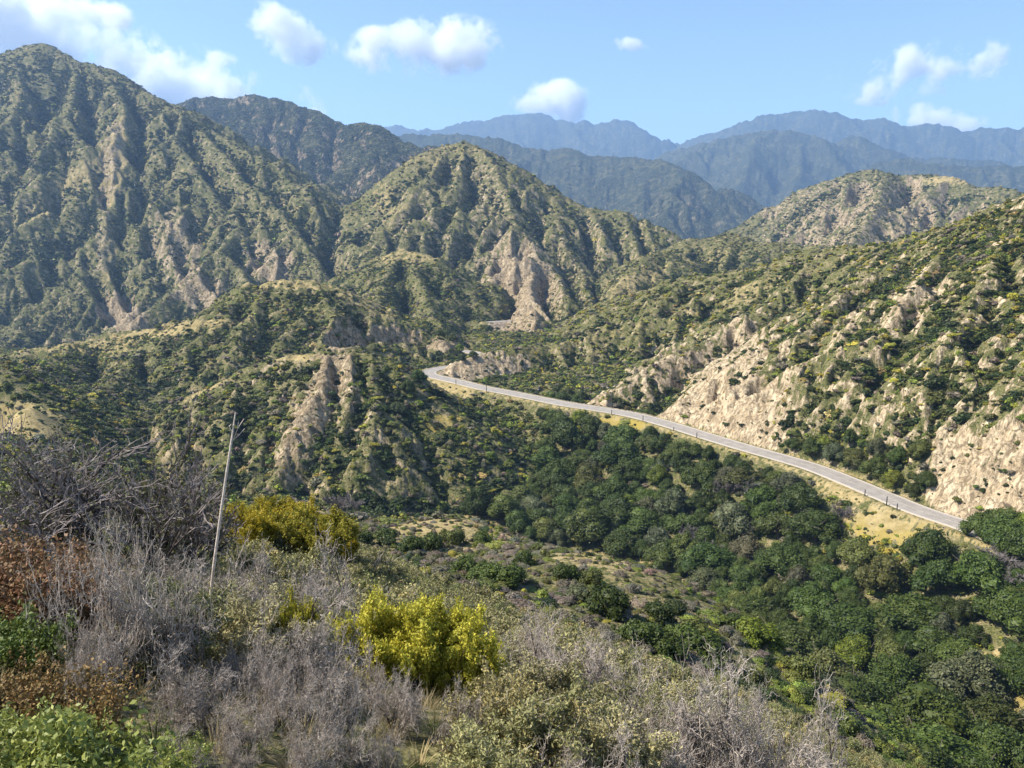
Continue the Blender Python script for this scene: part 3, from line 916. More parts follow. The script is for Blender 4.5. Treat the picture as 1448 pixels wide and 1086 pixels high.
def bark_material(name, a, b_, scale=8, from_object=False):
    m_, t, out = nt(name)
    tc = t.nodes.new('ShaderNodeTexCoord').outputs['Object']
    n1 = noise(t, tc, scale, 4, .65)
    rnd = t.nodes.new('ShaderNodeNewGeometry').outputs['Random Per Island']
    c = mixc(t, math_(t, 'ADD', math_(t, 'MULTIPLY', ramp(t, n1, .35, .65), .6), math_(t, 'MULTIPLY', rnd, .4)), a, b_)
    diffuse(t, c, out, .9, n1, .4, .02, .1)
    return m_


L_INST = leaf_material('chaparral_leaves', 'instance', trans=.12)
L_OBJ = leaf_material('tree_leaves', 'object', var=.4, trans=.15)
L_TUFT = leaf_material('scrub_blades', 'instance', trans=.2, gloss=.1)
BARK = bark_material('oak_bark', (.07, .055, .042), (.16, .13, .10))
DEADWOOD = bark_material('weathered_twigs', (.225, .182, .148), (.55, .475, .40), 14)
DARKWOOD = bark_material('dark_branches', (.045, .034, .03), (.13, .105, .09), 10)
DEADTREE = bark_material('bare_tree_bark', (.12, .10, .09), (.24, .21, .19), 3)
GREYTWIG = bark_material('grey_twig_bark', (.13, .105, .095), (.34, .29, .265), 6)
STALKM = bark_material('dry_stalk', (.52, .41, .32), (.78, .67, .56), 20)

# ------------------------------------------------------------------ scattered ground cover (uncountable): instanced along the ground
def scatter(name, label, pos, scale, rot, tint, var, meshes):
    n = len(pos)
    me = bpy.data.meshes.new(name)
    me.vertices.add(n)
    me.vertices.foreach_set('co', np.ascontiguousarray(pos, np.float32).ravel())
    for a, typ, val in (('size', 'FLOAT_VECTOR', scale), ('turn', 'FLOAT_VECTOR', rot), ('variant', 'INT', var), ('tint', 'FLOAT_COLOR', np.concatenate([tint, np.ones((n, 1))], 1))):
        at = me.attributes.new(a, typ, 'POINT')
        key = 'value' if typ == 'INT' else 'vector' if typ == 'FLOAT_VECTOR' else 'color'
        at.data.foreach_set(key, np.ascontiguousarray(val, np.int32 if typ == 'INT' else np.float32).ravel())
    o = obj(name, me)
    g = bpy.data.node_groups.new(name, 'GeometryNodeTree')
    g.interface.new_socket('Geometry', in_out='INPUT', socket_type='NodeSocketGeometry')
    g.interface.new_socket('Geometry', in_out='OUTPUT', socket_type='NodeSocketGeometry')
    gi, go = g.nodes.new('NodeGroupInput'), g.nodes.new('NodeGroupOutput')
    jn = g.nodes.new('GeometryNodeJoinGeometry')

    def attr(nm, typ):
        q = g.nodes.new('GeometryNodeInputNamedAttribute')
        q.data_type = typ
        q.inputs[0].default_value = nm
        return q.outputs[0]
    ip = g.nodes.new('GeometryNodeInstanceOnPoints')
    gx = g.nodes.new('GeometryNodeGeometryToInstance')
    for m_ in reversed(meshes):
        src = bpy.data.objects.new(m_.name, m_)
        oi = g.nodes.new('GeometryNodeObjectInfo')
        oi.inputs[0].default_value = src
        g.links.new(oi.outputs['Geometry'], gx.inputs[0])
    ip.inputs['Pick Instance'].default_value = True
    g.links.new(gi.outputs[0], ip.inputs['Points'])
    g.links.new(gx.outputs[0], ip.inputs['Instance'])
    g.links.new(attr('variant', 'INT'), ip.inputs['Instance Index'])
    g.links.new(attr('turn', 'FLOAT_VECTOR'), ip.inputs['Rotation'])
    g.links.new(attr('size', 'FLOAT_VECTOR'), ip.inputs['Scale'])
    g.links.new(ip.outputs[0], go.inputs[0])
    md = o.modifiers.new('cover', 'NODES')
    md.node_group = g
    tag(o, label, None, None, 'stuff')
    return o


def sample_cells(rg, dens, mask):
    """random ground points with the given density per square metre on the masked cells"""
    du = np.gradient(us)[None, :]
    dl = np.gradient(ln)[:, None]
    A = Y * Y * du * dl * np.sqrt(1 + np.minimum(SL, 1.5) ** 2)
    lam = np.where(mask, dens * A, 0)
    k = rg.poisson(lam)
    ii, jj = np.nonzero(k)
    r = np.repeat(np.arange(len(ii)), k[ii, jj])
    ii, jj = ii[r], jj[r]
    v = ln[ii] + (rg.random(len(ii)) - .5) * np.gradient(ln)[ii]
    u = us[jj] + (rg.random(len(jj)) - .5) * np.gradient(us)[jj]
    y = np.exp(v)
    x = u * y
    return x, y, ground_z(x, y), ii, jj


def tints(rg, w, pal):
    """pick palette colours with per-point weights w (n, k), jittered"""
    c = np.cumsum(w, 1)
    k = (rg.random((len(w), 1)) * c[:, -1:] > c).sum(1)
    col = np.array(pal)[np.minimum(k, len(pal) - 1)]
    return np.clip(col * rg.lognormal(0, .2, (len(w), 1)) * rg.lognormal(0, .06, (len(w), 3)), .004, .8)


PAL = [(.036, .052, .012), (.092, .102, .024), (.30, .275, .036), (.165, .14, .09), (.34, .27, .09), (.15, .18, .028)]

frame = (U > -.95) & (U < 1.0)
# oak woodland of the canyon floor: where the trees stand no shrubs are needed
fx = [(640, 600), (760, 575), (790, 572), (880, 590), (1000, 628), (1100, 655), (1160, 690), (1150, 730), (1180, 770), (1260, 800), (1330, 760), (1380, 752), (1448, 770), (1600, 830), (2000, 1010), (2000, 1400), (1500, 1200), (1000, 1150), (1130, 980), (1060, 880),
      (960, 812), (850, 778), (770, 772), (700, 740), (620, 715), (560, 690), (590, 650)]


def inside(poly, x, y):
    r = np.zeros(x.shape, bool)
    n = len(poly)
    for i in range(n):
        (x0, y0), (x1, y1) = poly[i], poly[(i + 1) % n]
        c = ((y0 > y) != (y1 > y)) & (x < (x1 - x0) * (y - y0) / (y1 - y0 + 1e-9) + x0)
        r ^= c
    return r


WOOD = inside(fx, PX, PY) & (Y > 95) & (RD > 8.5) & (ID == 0)


def chaparral(name, label, y0, y1, dens, meshes, smin, smax, seed, far=0.0):
    rg = np.random.default_rng(seed)
    cover = sstep(-.55, .35, pn + .4 * pn2 + .9 * hollow + .2) * .82 + .18
    d = dens * cover * (1 - .86 * np.clip(ROCK * 1.25, 0, 1)) * (1 - .7 * np.clip(GOLD * 1.2, 0, 1))
    d = d * np.where(WOOD, .25, 1)
    knoll = (ID == 0) & (Y < 140) & (PY < 960) & (PX > 380) & (PX < 1120) & ~WOOD
    d = np.where(knoll, 1.25 * (.35 + .65 * sstep(-.5, .4, pn2)), d)
    mask = (Y > y0) & (Y < y1) & VIS & frame & (RD > 6.5)
    x, y, z, ii, jj = sample_cells(rg, d, mask)
    n = len(x)
    hol = hollow[ii, jj]
    idd = ID[ii, jj]
    p2 = fbm(us[jj] * 40 + 9, ln[ii] * 40, 2, 77)
    w = np.zeros((n, 6))
    w[:, 0] = .40 + 1.5 * np.clip(hol, 0, 1)
    w[:, 1] = .9
    w[:, 2] = np.where(np.isin(idd, [12]), .95, np.where(np.isin(idd, [10, 11, 13, 14, 8]), .35, .12)) * np.clip(.7 - hol, 0, 1.4) * np.clip(1 + 1.4 * p2, .1, 2.5)
    w[:, 3] = .22 + .3 * np.clip(-hol, 0, 1)
    w[:, 4] = np.where(np.isin(idd, [12, 13, 10]), .14, .06)
    w[:, 5] = np.where(np.isin(idd, [12, 11, 13, 14, 0]), .40, .15)
    w[idd == 0, 2] = np.where(Y[ii, jj] < 140, .06, .35)[idd == 0]
    w[idd == 0, 4] = np.where(Y[ii, jj] < 140, .02, .06)[idd == 0]
    w[knoll[ii, jj], 3] += 1.1
    w[knoll[ii, jj], 0] *= .5
    tint = tints(rg, w, PAL)
    s = (smin + (smax - smin) * rg.random(n) ** 2.2) * (1 + .35 * np.clip(hol, 0, 1)) * np.where(rg.random(n) < .1, 1.45, 1)
    s = s * np.where(ROCK[ii, jj] > .5, .6, 1) * np.where(GOLD[ii, jj] > .4, .6, 1)
    s = s * np.where(knoll[ii, jj], .85, 1)
    sc_ = np.stack([s, s * rg.uniform(.8, 1.2, n), s * rg.uniform(.65, 1.05, n)], 1)
    flat = rg.random(n) < .35
    sc_ = sc_ * np.where(flat[:, None], [1.45, 1.15, .62], 1.0)
    rot = np.stack([rg.normal(0, .12, n), rg.normal(0, .12, n), rg.uniform(0, 6.28, n)], 1)
    print(name, n)
    return scatter(name, label, np.stack([x, y, z - .12 * s], 1), sc_, rot, tint, rg.integers(0, len(meshes), n), meshes)


rg = np.random.default_rng(5)
SH_F = [mesh_np('shrub', *crown(rg, 1.0, .95, 7, 190, .085, .2, .8), L_INST) for _ in range(5)]
SH_A = [mesh_np('shrub', *crown(rg, 1.0, .95, 6, 70, .20, .2, .8), L_INST) for _ in range(5)]
SH_B = [mesh_np('shrub', *crown(rg, 1.0, .95, 5, 26, .30, .2, .85), L_INST) for _ in range(5)]
SH_C = [mesh_np('shrub', *crown(rg, 1.0, .95, 4, 9, .5, .2, .95), L_INST) for _ in range(5)]
chaparral('chaparral', 'low green and olive chaparral covering the canyon slopes beside the road', 112, 330, .95, SH_A, .35, 1.6, 1)
chaparral('chaparral', 'low scrub on the knolls and gullies under the viewpoint', 45, 112, 1.3, SH_F, .3, 1.15, 4)
chaparral('chaparral', 'dense chaparral covering the middle hills beyond the road', 330, 900, .85, SH_B, .35, 1.5, 2)
chaparral('chaparral', 'dark bluish chaparral covering the mountain flanks', 900, 2700, .19, SH_C, .8, 2.5, 3)

# ------------------------------------------------------------------ the road itself
def ribbon(line, off0, off1, z, name, mat):
    d = np.gradient(line[:, :2], axis=0)
    d /= np.linalg.norm(d, axis=1, keepdims=True)
    nrm = np.stack([-d[:, 1], d[:, 0]], 1)      # left of travel = valley side
    k = 1 if abs(off1 - off0) < 1 else 6
    rows = []
    for i in range(k + 1):
        o = off0 + (off1 - off0) * i / k
        rows.append(np.concatenate([line[:, :2] + nrm * o, line[:, 2:] + z], 1))
    v = np.stack(rows, 1).reshape(-1, 3)
    n = len(line)
    f = np.array([(a * (k + 1) + b, (a + 1) * (k + 1) + b, (a + 1) * (k + 1) + b + 1, a * (k + 1) + b + 1) for a in range(n - 1) for b in range(k)])
    return tag(obj(name, mesh_np(name, v, f[:, ::-1], mat, True)), kind='structure')


def kerb(line, off, w_, h_, z, name, mat):
    d = np.gradient(line[:, :2], axis=0)
    d /= np.linalg.norm(d, axis=1, keepdims=True)
    nrm = np.stack([-d[:, 1], d[:, 0]], 1)
    prof = [(off - w_ / 2, -.1), (off - w_ / 2 * .8, h_), (off + w_ / 2 * .8, h_), (off + w_ / 2, -.1)]
    v = np.stack([np.concatenate([line[:, :2] + nrm * a, line[:, 2:] + z + b], 1) for a, b in prof], 1).reshape(-1, 3)
    n = len(line)
    f = np.array([(a * 4 + b, (a + 1) * 4 + b, (a + 1) * 4 + b + 1, a * 4 + b + 1) for a in range(n - 1) for b in range(3)])
    return tag(obj(name, mesh_np(name, v, f[:, ::-1], mat)), kind='structure')


m_, t, out = nt('asphalt')
tc = t.nodes.new('ShaderNodeTexCoord').outputs['Object']
n1, n2 = noise(t, tc, .35, 4, .6), noise(t, tc, 3, 3, .6)
cc = mixc(t, ramp(t, n1, .3, .7), (.235, .205, .172), (.315, .28, .238))
cc = mixc(t, ramp(t, n2, .45, .8), cc, (.38, .34, .29))
diffuse(t, cc, out, .9, n2, .2, .02, .2)
ASPH = m_
m_, t, out = nt('road_paint')
tc = t.nodes.new('ShaderNodeTexCoord').outputs['Object']
cc = mixc(t, ramp(t, noise(t, tc, 1.4, 4, .7), .42, .6), (.54, .50, .44), (.38, .35, .31))
diffuse(t, cc, out, .8)
PAINT = m_
m_, t, out = nt('faded_centre_paint')
tc = t.nodes.new('ShaderNodeTexCoord').outputs['Object']
cc = mixc(t, ramp(t, noise(t, tc, 1.1, 4, .7), .4, .62), (.50, .44, .32), (.36, .32, .28))
diffuse(t, cc, out, .8)
CPAINT = m_
m_, t, out = nt('concrete_berm')
tc = t.nodes.new('ShaderNodeTexCoord').outputs['Object']
cc = mixc(t, noise(t, tc, 1.2, 4, .7), (.40, .34, .27), (.52, .45, .37))
diffuse(t, cc, out, .9)
BERM = m_
for rd in (road_a, road_b):
    fine = smooth_line(rd, 3)
    ribbon(fine, -3.3, 3.3, .02, 'road', ASPH)
    ribbon(fine, -2.95, -2.8, .03, 'road_marking', PAINT)
    ribbon(fine, 2.8, 2.95, .03, 'road_marking', PAINT)
    ribbon(fine, -.16, .0, .03, 'road_marking', CPAINT)
    kerb(fine, 3.55, .45, .16, 0, 'kerb', BERM)
    kerb(fine, -3.5, .35, .12, 0, 'kerb', BERM)


def hit(px, py, d0=30.0):
    """first ground point seen along a bearing/elevation"""
    i0 = int(np.searchsorted(ys, d0))
    u = (px - 724) / F
    for _ in range(3):
        j = int(np.clip(np.searchsorted(us, u), 0, NC - 1))
        col = PY[i0:, j]
        k = int(np.argmax(col <= py))
        u = us[j] + (px - PX[i0 + k, j]) / F * (CT - ST * H[i0 + k, j] / ys[i0 + k])
    i = i0 + k
    return np.array([us[j] * ys[i], ys[i], H[i, j]])


def at(px, d):
    """ground point on a bearing at a given distance"""
    z = -.4 * d
    for _ in range(4):
        x = (px - 724) / F * (d * CT - z * ST)
        z = float(ground_z(x, d))
    return np.array([x, d, z])


# roadside posts
m_, t, out = nt('post_wood')
tc = t.nodes.new('ShaderNodeTexCoord').outputs['Object']
diffuse(t, mixc(t, noise(t, tc, 6, 3, .6), (.035, .032, .030), (.09, .08, .07)), out, .9)
POSTM = m_


def post_mesh(h, r):
    segs = [(0, 0, -.3, r * 1.15, 0, 0, h * .86, r), (0, 0, h * .86, r, 0, 0, h, r * .75), (0, 0, h, r * .75, 0, 0, h + .02, .01)]
    return mesh_np('shaft', *tubes(segs, 8), POSTM)


POSTS = [(1247, 715, 2.3, 'tallest dark post on the valley edge of the road, middle of three'), (1226.5, 700.5, 1.7, 'dark roadside post uphill of the tallest post, beside dry golden grass'),
         (1261.5, 721.5, 1.6, 'short dark post just downhill of the tallest roadside post'), (905, 596.5, 2.2, 'dark stout post at the road edge above the bright yellow grass'),
         (954.5, 608.5, 1.3, 'stubby brown post on the road edge beside the oak tops'), (983.5, 619.5, 1.9, 'thin dark post on the road edge below the pale rock cut'),
         (688.5, 553.5, 3.0, 'tall dark post on the far stretch of road before the rock face'), (646.5, 543.5, 2.6, 'dark post on the road edge nearest the far bend'), (866, 585.5, 1.8, 'small dark post above the sandy pull-out on the road edge')]
M_PLATE = bpy.data.materials.new('post_plate')
M_PLATE.use_nodes = True
M_PLATE.node_tree.nodes['Principled BSDF'].inputs['Base Color'].default_value = (.16, .15, .14, 1)
for px, py, h, lab in POSTS:
    p = on_plane(px, py, ROAD_Z)
    # onto the valley shoulder
    k = int(np.argmin(np.hypot(*(road_a[:, :2] - p[:2]).T)))
    d = road_a[min(k + 1, len(road_a) - 1)] - road_a[max(k - 1, 0)]
    nrm = np.array([-d[1], d[0]]) / np.hypot(d[0], d[1])
    off = float((p[:2] - road_a[k, :2]) @ nrm)
    p[:2] += nrm * (4.45 - off)
    root = bpy.data.objects.new('roadside_post', None)
    link(root)
    root.location = (p[0], p[1], float(ground_z(p[0], p[1])))
    tag(root, lab, 'post', 'posts along the road edge')
    obj('shaft', post_mesh(h, .13), root)
    pl = np.array([(a, -.15, b) for a, b in ((-.09, h * .68), (.09, h * .68), (.09, h * .85), (-.09, h * .85))] + [(a, -.125, b) for a, b in ((-.09, h * .68), (.09, h * .68), (.09, h * .85), (-.09, h * .85))])
    obj('plate', mesh_np('plate', pl, np.array([(0, 1, 2, 3), (7, 6, 5, 4), (0, 4, 5, 1), (1, 5, 6, 2), (2, 6, 7, 3), (3, 7, 4, 0)]), M_PLATE), root)

# ------------------------------------------------------------------ oak woodland
rg = np.random.default_rng(21)


def trunk_mesh(rg, h, r, limbs, mat=None):
    segs = []
    p = np.array([0, 0, -.6])
    d = np.array([rg.normal(0, .1), rg.normal(0, .1), 1.0])
    for k in range(5):
        q = p + d * (h * .42 + .6) / 5
        segs.append((*p, r * (1.25 - .14 * k), *q, r * (1.25 - .14 * (k + 1))))
        p = q
        d = d + rg.normal(0, .07, 3)
        d[2] = 1
    for i in range(limbs):
        a = 2 * math.pi * (i + rg.uniform(-.3, .3)) / limbs
        e = np.array([math.cos(a), math.sin(a), rg.uniform(.5, 1.1)])
        q0, rr = p - [0, 0, rg.uniform(0, .12) * h], r * .55
        for k in range(4):
            q1 = q0 + e * h * .14
            segs.append((*q0, rr, *q1, rr * .7))
            rr *= .7
            e = e + rg.normal(0, .2, 3)
            q0 = q1
    return mesh_np('trunk', *tubes(segs, 7), mat or BARK)


OAKS = []
for k in range(8):
    rx = 5.0
    cr = mesh_np('crown', *crown(rg, rx, rg.uniform(6.2, 7.6), int(rg.integers(22, 34)), 330, .27, .28, .80, rl=(.17, .40)), L_OBJ)
    OAKS.append((cr, trunk_mesh(rg, 7.0, .34, 5)))
BARE = []
for k in range(3):
    sg, tp = twigs(rg, 4.2, .8, 5, 3, .16, .12, 6, 4, .5, .15)
    BARE.append(mesh_np('branches', *tubes(sg, 3), DEADTREE))

GREENS = {'dark green': (.045, .064, .010), 'deep green': (.060, .085, .014), 'olive green': (.090, .102, .022), 'grey green': (.078, .088, .038), 'bright green': (.12, .15, .015)}
cand = np.argwhere(WOOD & (Y < 345) & (U > -.2) & (U < 1.0))
cand = cand[rg.permutation(len(cand))[:60000]]
kept = []
cell = {}
clear = [(1250, 742, 50, 24), (1190, 700, 26, 24), (880, 596, 26, 8), (860, 690, 10, 30), (640, 548, 50, 10), (1395, 930, 55, 12), (1290, 905, 30, 10), (1440, 1000, 40, 24), (950, 618, 10, 6), (1300, 770, 30, 8), (735, 735, 10, 12), (1010, 735, 12, 8)]
for i, j in cand:
    x, y = float(X[i, j]), float(Y[i, j])
    px, py = PX[i, j], PY[i, j]
    if any(((px - a) / c_) ** 2 + ((py - b) / d_) ** 2 < 1 for a, b, c_, d_ in clear):
        continue
    r = rg.choice([2.8, 4.4, 5.8, 7.0], p=[.20, .28, .32, .20])
    if RD[i, j] < 8 + r * 1.1:
        continue
    # keep the sight of the road open: crowns stay below the sight line to its edge
    gx, gy = int(x // 8), int(y // 8)
    ok = True
    for a in (-1, 0, 1):
        for b in (-1, 0, 1):
            for (qx, qy, qr) in cell.get((gx + a, gy + b), ()):
                if math.hypot(qx - x, qy - y) < .66 * (qr + r):
                    ok = False
    if not ok:
        continue
    cell.setdefault((gx, gy), []).append((x, y, r))
    z = float(H[i, j])
    kept.append((x, y, z, r, px, py, 0))
# extra trees along the foot of the cut and the far bends
for px, py, r in [(1150, 645, 3.0), (1180, 655, 3.4), (1210, 660, 3.6), (1235, 672, 3.0), (1262, 690, 2.6), (1165, 640, 2.6), (1290, 705, 2.4), (1310, 690, 2.6), (1120, 640, 2.4), (1240, 650, 3.2), (1270, 660, 3.0), (800, 563, 3.4), (790, 556, 3.0), (822, 566, 2.6),
                  (1300, 650, 3.2), (1200, 630, 3.0), (650, 500, 2.6), (610, 512, 2.6), (590, 540, 3.2), (575, 560, 3.4), (560, 585, 3.6), (652, 513, 2.4), (668, 509, 2.4), (690, 470, 3.0), (640, 485, 3.0), (620, 480, 3.0), (1388, 764, 4.4), (1418, 776, 5.0), (1400, 748, 3.8), (1440, 790, 5.0), (1448, 762, 4.4), (1425, 757, 4.0)]:
    p = hit(px, py, 100)
    kept.append((p[0], p[1], p[2], r, px, py, 1))
vis_r = np.array([k_[3] / k_[1] for k_ in kept])
order = np.argsort(-vis_r)
inframe = [n_ for n_ in order if -40 < kept[n_][4] < 1490 and kept[n_][5] < 1180]
solo = set(inframe[:285])
print('oaks', len(kept), 'solo', len(solo))
ORD = ['', 'first', 'second', 'third', 'fourth', 'fifth', 'sixth', 'seventh', 'eighth', 'ninth', 'tenth', 'eleventh', 'twelfth', 'thirteenth', 'fourteenth', 'fifteenth', 'sixteenth', 'seventeenth', 'eighteenth', 'nineteenth', 'twentieth',
       'twenty-first', 'twenty-second', 'twenty-third', 'twenty-fourth', 'twenty-fifth', 'twenty-sixth']
grove = sorted([n_ for n_ in solo if not kept[n_][6]], key=lambda n_: kept[n_][5])
lab = {}
per = 19
for r0 in range(0, len(grove), per):
    row = sorted(grove[r0:r0 + per], key=lambda n_: kept[n_][4])
    for q, n_ in enumerate(row):
        lab[n_] = (r0 // per + 1, q + 1)
rest = {'pos': [], 'size': [], 'rot': [], 'tint': [], 'var': []}
side_lab = {}
for n_ in solo:
    if kept[n_][6]:
        px, py = kept[n_][4:6]
        side_lab[n_] = 'above the road' if 1000 < px <= 1380 else 'around the far road bends' if px < 760 else 'hiding the road at right' if px > 1380 else 'by the pale rock cut'
for w_ in set(side_lab.values()):
    for q, n_ in enumerate(sorted([k_ for k_ in side_lab if side_lab[k_] == w_], key=lambda k_: kept[k_][4])):
        side_lab[n_] = (w_, q + 1)
for n_, (x, y, z, r, px, py, side) in enumerate(kept):
    pg = float(fbm(np.array([x / 38.]), np.array([y / 38.]), 2, 77)[0])
    tone = rg.choice(list(GREENS), p=[.42, .36, .12, .08, .02] if pg < .1 else [.30, .36, .20, .12, .02])
    col = np.array(GREENS[tone]) * rg.lognormal(0, .12) * rg.lognormal(0, .05, 3)
    sxy, sz = r / 5.0 * rg.uniform(.95, 1.1), r / 5.0 * rg.uniform(.85, 1.15) * (1.1 if r < 3.5 else .95)
    yaw = rg.uniform(0, 6.28)
    v = int(rg.integers(0, len(OAKS)))
    if n_ not in solo:
        rest['pos'].append((x, y, z - .2)); rest['size'].append((sxy, sxy, sz)); rest['rot'].append((0, 0, yaw)); rest['tint'].append(col); rest['var'].append(v)
        continue
    root = link(bpy.data.objects.new('oak_tree', None))
    root.location = (x, y, z - .15)
    root.rotation_euler = (0, 0, yaw)
    root.scale = (sxy * rg.uniform(.85, 1.25), sxy * rg.uniform(.85, 1.2), sz)
    c_ = obj('crown', OAKS[v][0], root)
    c_.color = (*col, 1)
    obj('trunk', OAKS[v][1], root)
    size = 'small' if r < 3.1 else 'medium' if r < 4.8 else 'large' if r < 6.2 else 'very large'
    if side:
        where, q = side_lab[n_]
        tag(root, f'{size} {tone} oak, {ORD[q]} from left of those {where}', 'tree', 'oaks along the road')
    else:
        a, b = lab[n_]
        tag(root, f'{size} {tone} oak, {ORD[b]} from left in {ORD[a]} row of oaks below the road', 'tree', 'oaks of the canyon floor')
if rest['pos']:
    RM = []
    for cr, tr in OAKS[:4]:
        m2 = cr.copy()
        m2.materials.clear()
        m2.materials.append(L_INST)
        RM.append(m2)
    scatter('oak_woodland', 'far-off and half hidden oaks filling the canyon floor', np.array(rest['pos']), np.array(rest['size']), np.array(rest['rot']), np.array(rest['tint']), np.array(rest['var']) % 4, RM)

# leafless grey trees among the oaks
for px, py, s, lab_ in [(1062, 712, 1.5, 'wide leafless grey tree among dark oaks below the road'), (1020, 700, 1.0, 'small leafless grey tree left of the wide grey one'), (985, 775, 1.2, 'leafless grey tree at the end of the lower knoll'), (1010, 790, 1.0, 'low leafless grey tree right of the lower knoll'),
                        (1060, 760, .9, 'thin grey leafless tree under the wide grey one'), (1410, 815, 1.3, 'leafless grey tree near the right edge below the road'), (1432, 835, 1.0, 'smaller leafless grey tree at the right edge'), (1190, 735, .8, 'grey leafless shrub tree beside the golden bank'),
                        (1340, 830, .8, 'slim bare grey tree between oaks at right'), (500, 722, .8, 'dark grey bare shrub tree between the two golden knolls'), (480, 728, .7, 'grey bare shrub tree left of the one between golden knolls')]:
    p = hit(px, py)
    o = link(bpy.data.objects.new('bare_tree', None))
    o.location = (p[0], p[1], p[2] - .1)
    o.scale = (s * 1.25, s * 1.25, s)
    o.rotation_euler = (0, 0, rg.uniform(0, 6))
    obj('branches', BARE[int(rg.integers(0, 3))], o)
    tag(o, lab_, 'tree', 'bare grey trees in the canyon')

# rounded evergreen shrubs on the two knolls
KN = [mesh_np('foliage', *crown(rg, 2.0, 2.3, 11, 240, .17, .28, .8, rl=(.3, .46)), L_OBJ) for _ in range(4)]
KT = [trunk_mesh(rg, 2.2, .1, 5) for _ in range(2)]
for px, py, r, tone, lab_ in [
        (862, 872, 2.5, 'dark green', 'largest round dark shrub on the lower knoll slope'), (800, 822, 2.0, 'dark green', 'dark shrub left of the largest round one on the lower knoll'), (838, 830, 1.8, 'olive green', 'olive shrub just above the largest round shrub'),
        (690, 826, 2.4, 'deep green', 'leafy green shrub at the left foot of the lower knoll'), (720, 832, 2.4, 'dark green', 'broad dark shrub in the hollow between the knolls'), (655, 815, 2.0, 'deep green', 'left shrub of the hollow between the knolls'),
        (930, 880, 2.0, 'dark green', 'dark shrub right of the largest round one, down the spur'), (905, 915, 2.2, 'deep green', 'green shrub below the spur beside the scrub edge'), (965, 918, 2.2, 'deep green', 'bushy green shrub at the edge of the near scrub'), (985, 905, 1.9, 'olive green', 'olive shrub on the spur right of the near scrub'),
        (610, 778, 2.4, 'dark green', 'dark shrub under the golden crest of the upper knoll'), (580, 782, 2.2, 'dark green', 'dark shrub left of the one under the golden crest'), (640, 770, 2.0, 'olive green', 'olive shrub right under the golden crest'), (680, 770, 1.8, 'deep green', 'green shrub on the right shoulder of the upper knoll'),
        (545, 770, 2.2, 'dark green', 'dark shrub at the left foot of the upper knoll'), (512, 770, 1.9, 'dark green', 'leftmost dark shrub below the upper knoll'), (470, 700, 1.8, 'dark green', 'dark shrub on the far golden crest'), (1040, 890, 1.8, 'dark green', 'dark shrub casting shade at the end of the spur'),
        (1060, 905, 2.4, 'bright green', 'bright green bush in the gully at the spur end'), (1085, 915, 2.2, 'bright green', 'second bright green bush, right one in the gully'), (1130, 960, 2.2, 'olive green', 'olive bush in the gully below the bright bushes'), (740, 800, 1.7, 'dark green', 'small dark shrub on top of the lower knoll'),
        (820, 850, 1.6, 'grey green', 'grey green shrub low on the lower knoll'), (1000, 940, 2.4, 'dark green', 'dark leafy shrub directly behind the near dead bush'), (940, 930, 2.0, 'dark green', 'dark shrub behind the right end of the near scrub')]:
    p = hit(px, py)
    o = link(bpy.data.objects.new('evergreen_shrub', None))
    o.location = (p[0], p[1], p[2] - .1)
    s = r / 2.0 * .78
    o.scale = (s, s * rg.uniform(.9, 1.1), s * rg.uniform(.85, 1.05))
    o.rotation_euler = (0, 0, rg.uniform(0, 6))
    f_ = obj('foliage', KN[int(rg.integers(0, 4))], o)
    f_.color = (*(np.array(GREENS[tone]) * rg.lognormal(0, .1)), 1)
    obj('stem', KT[int(rg.integers(0, 2))], o)
    tag(o, lab_, 'shrub', 'rounded shrubs on the knolls')

# ------------------------------------------------------------------ plants of the near slope
rg = np.random.default_rng(31)
L_SAGE = leaf_material('sage_leaves', 'object', var=.4, trans=.15, gloss=.15)
L_YEL = leaf_material('yellow_bloom', 'object', var=.4, trans=.3, gloss=.2)
L_GRN = leaf_material('weed_leaves', 'object', var=.35, trans=.3, gloss=.4)


def leafy(rg, tips, size, per, aspect, spread, upb=.4, tilt=.6):
    k = np.repeat(np.arange(len(tips)), per)
    c = tips[k, :3] + rg.normal(0, spread, (len(k), 3))
    n = rg.normal(0, 1, (len(k), 3)) + np.array([0, 0, upb])
    n /= np.linalg.norm(n, axis=1, keepdims=True)
    return leaf_quads(c, n, size, rg, aspect, tilt)


def plant(name, label, cat, group, loc, parts, s=1.0, yaw=0.0, col=(.1, .1, .05), tiltv=(0, 0)):
    o = link(bpy.data.objects.new(name, None))
    o.location = loc
    o.scale = (s, s, s) if np.isscalar(s) else s
    o.rotation_euler = (tiltv[0], tiltv[1], yaw)
    tag(o, label, cat, group)
    for nm, me in parts:
        c_ = obj(nm, me, o)
        c_.color = (*col, 1)
    return o


# dead grey shrubs: dense curling twigs on dark stems
DEAD = []
for k in range(5):
    sg, tp = twigs(rg, .95, 1.1, 9, 4, .36, .013, 7, 2, .56, .10, wid=.7, fan=.95)
    thick = np.array([a for a in sg if a[3] > .0052])
    thin = np.array([a for a in sg if a[3] <= .0052])
    thin[:, 3] = np.maximum(thin[:, 3], .0014)
    thin[:, 7] = np.maximum(thin[:, 7], .0011)
    print('dead', len(thick), len(thin))
    DEAD.append([('stems', mesh_np('stems', *tubes(thick, 5), DARKWOOD)), ('twigs', mesh_np('twigs', *tubes(thin, 3), DEADWOOD))])
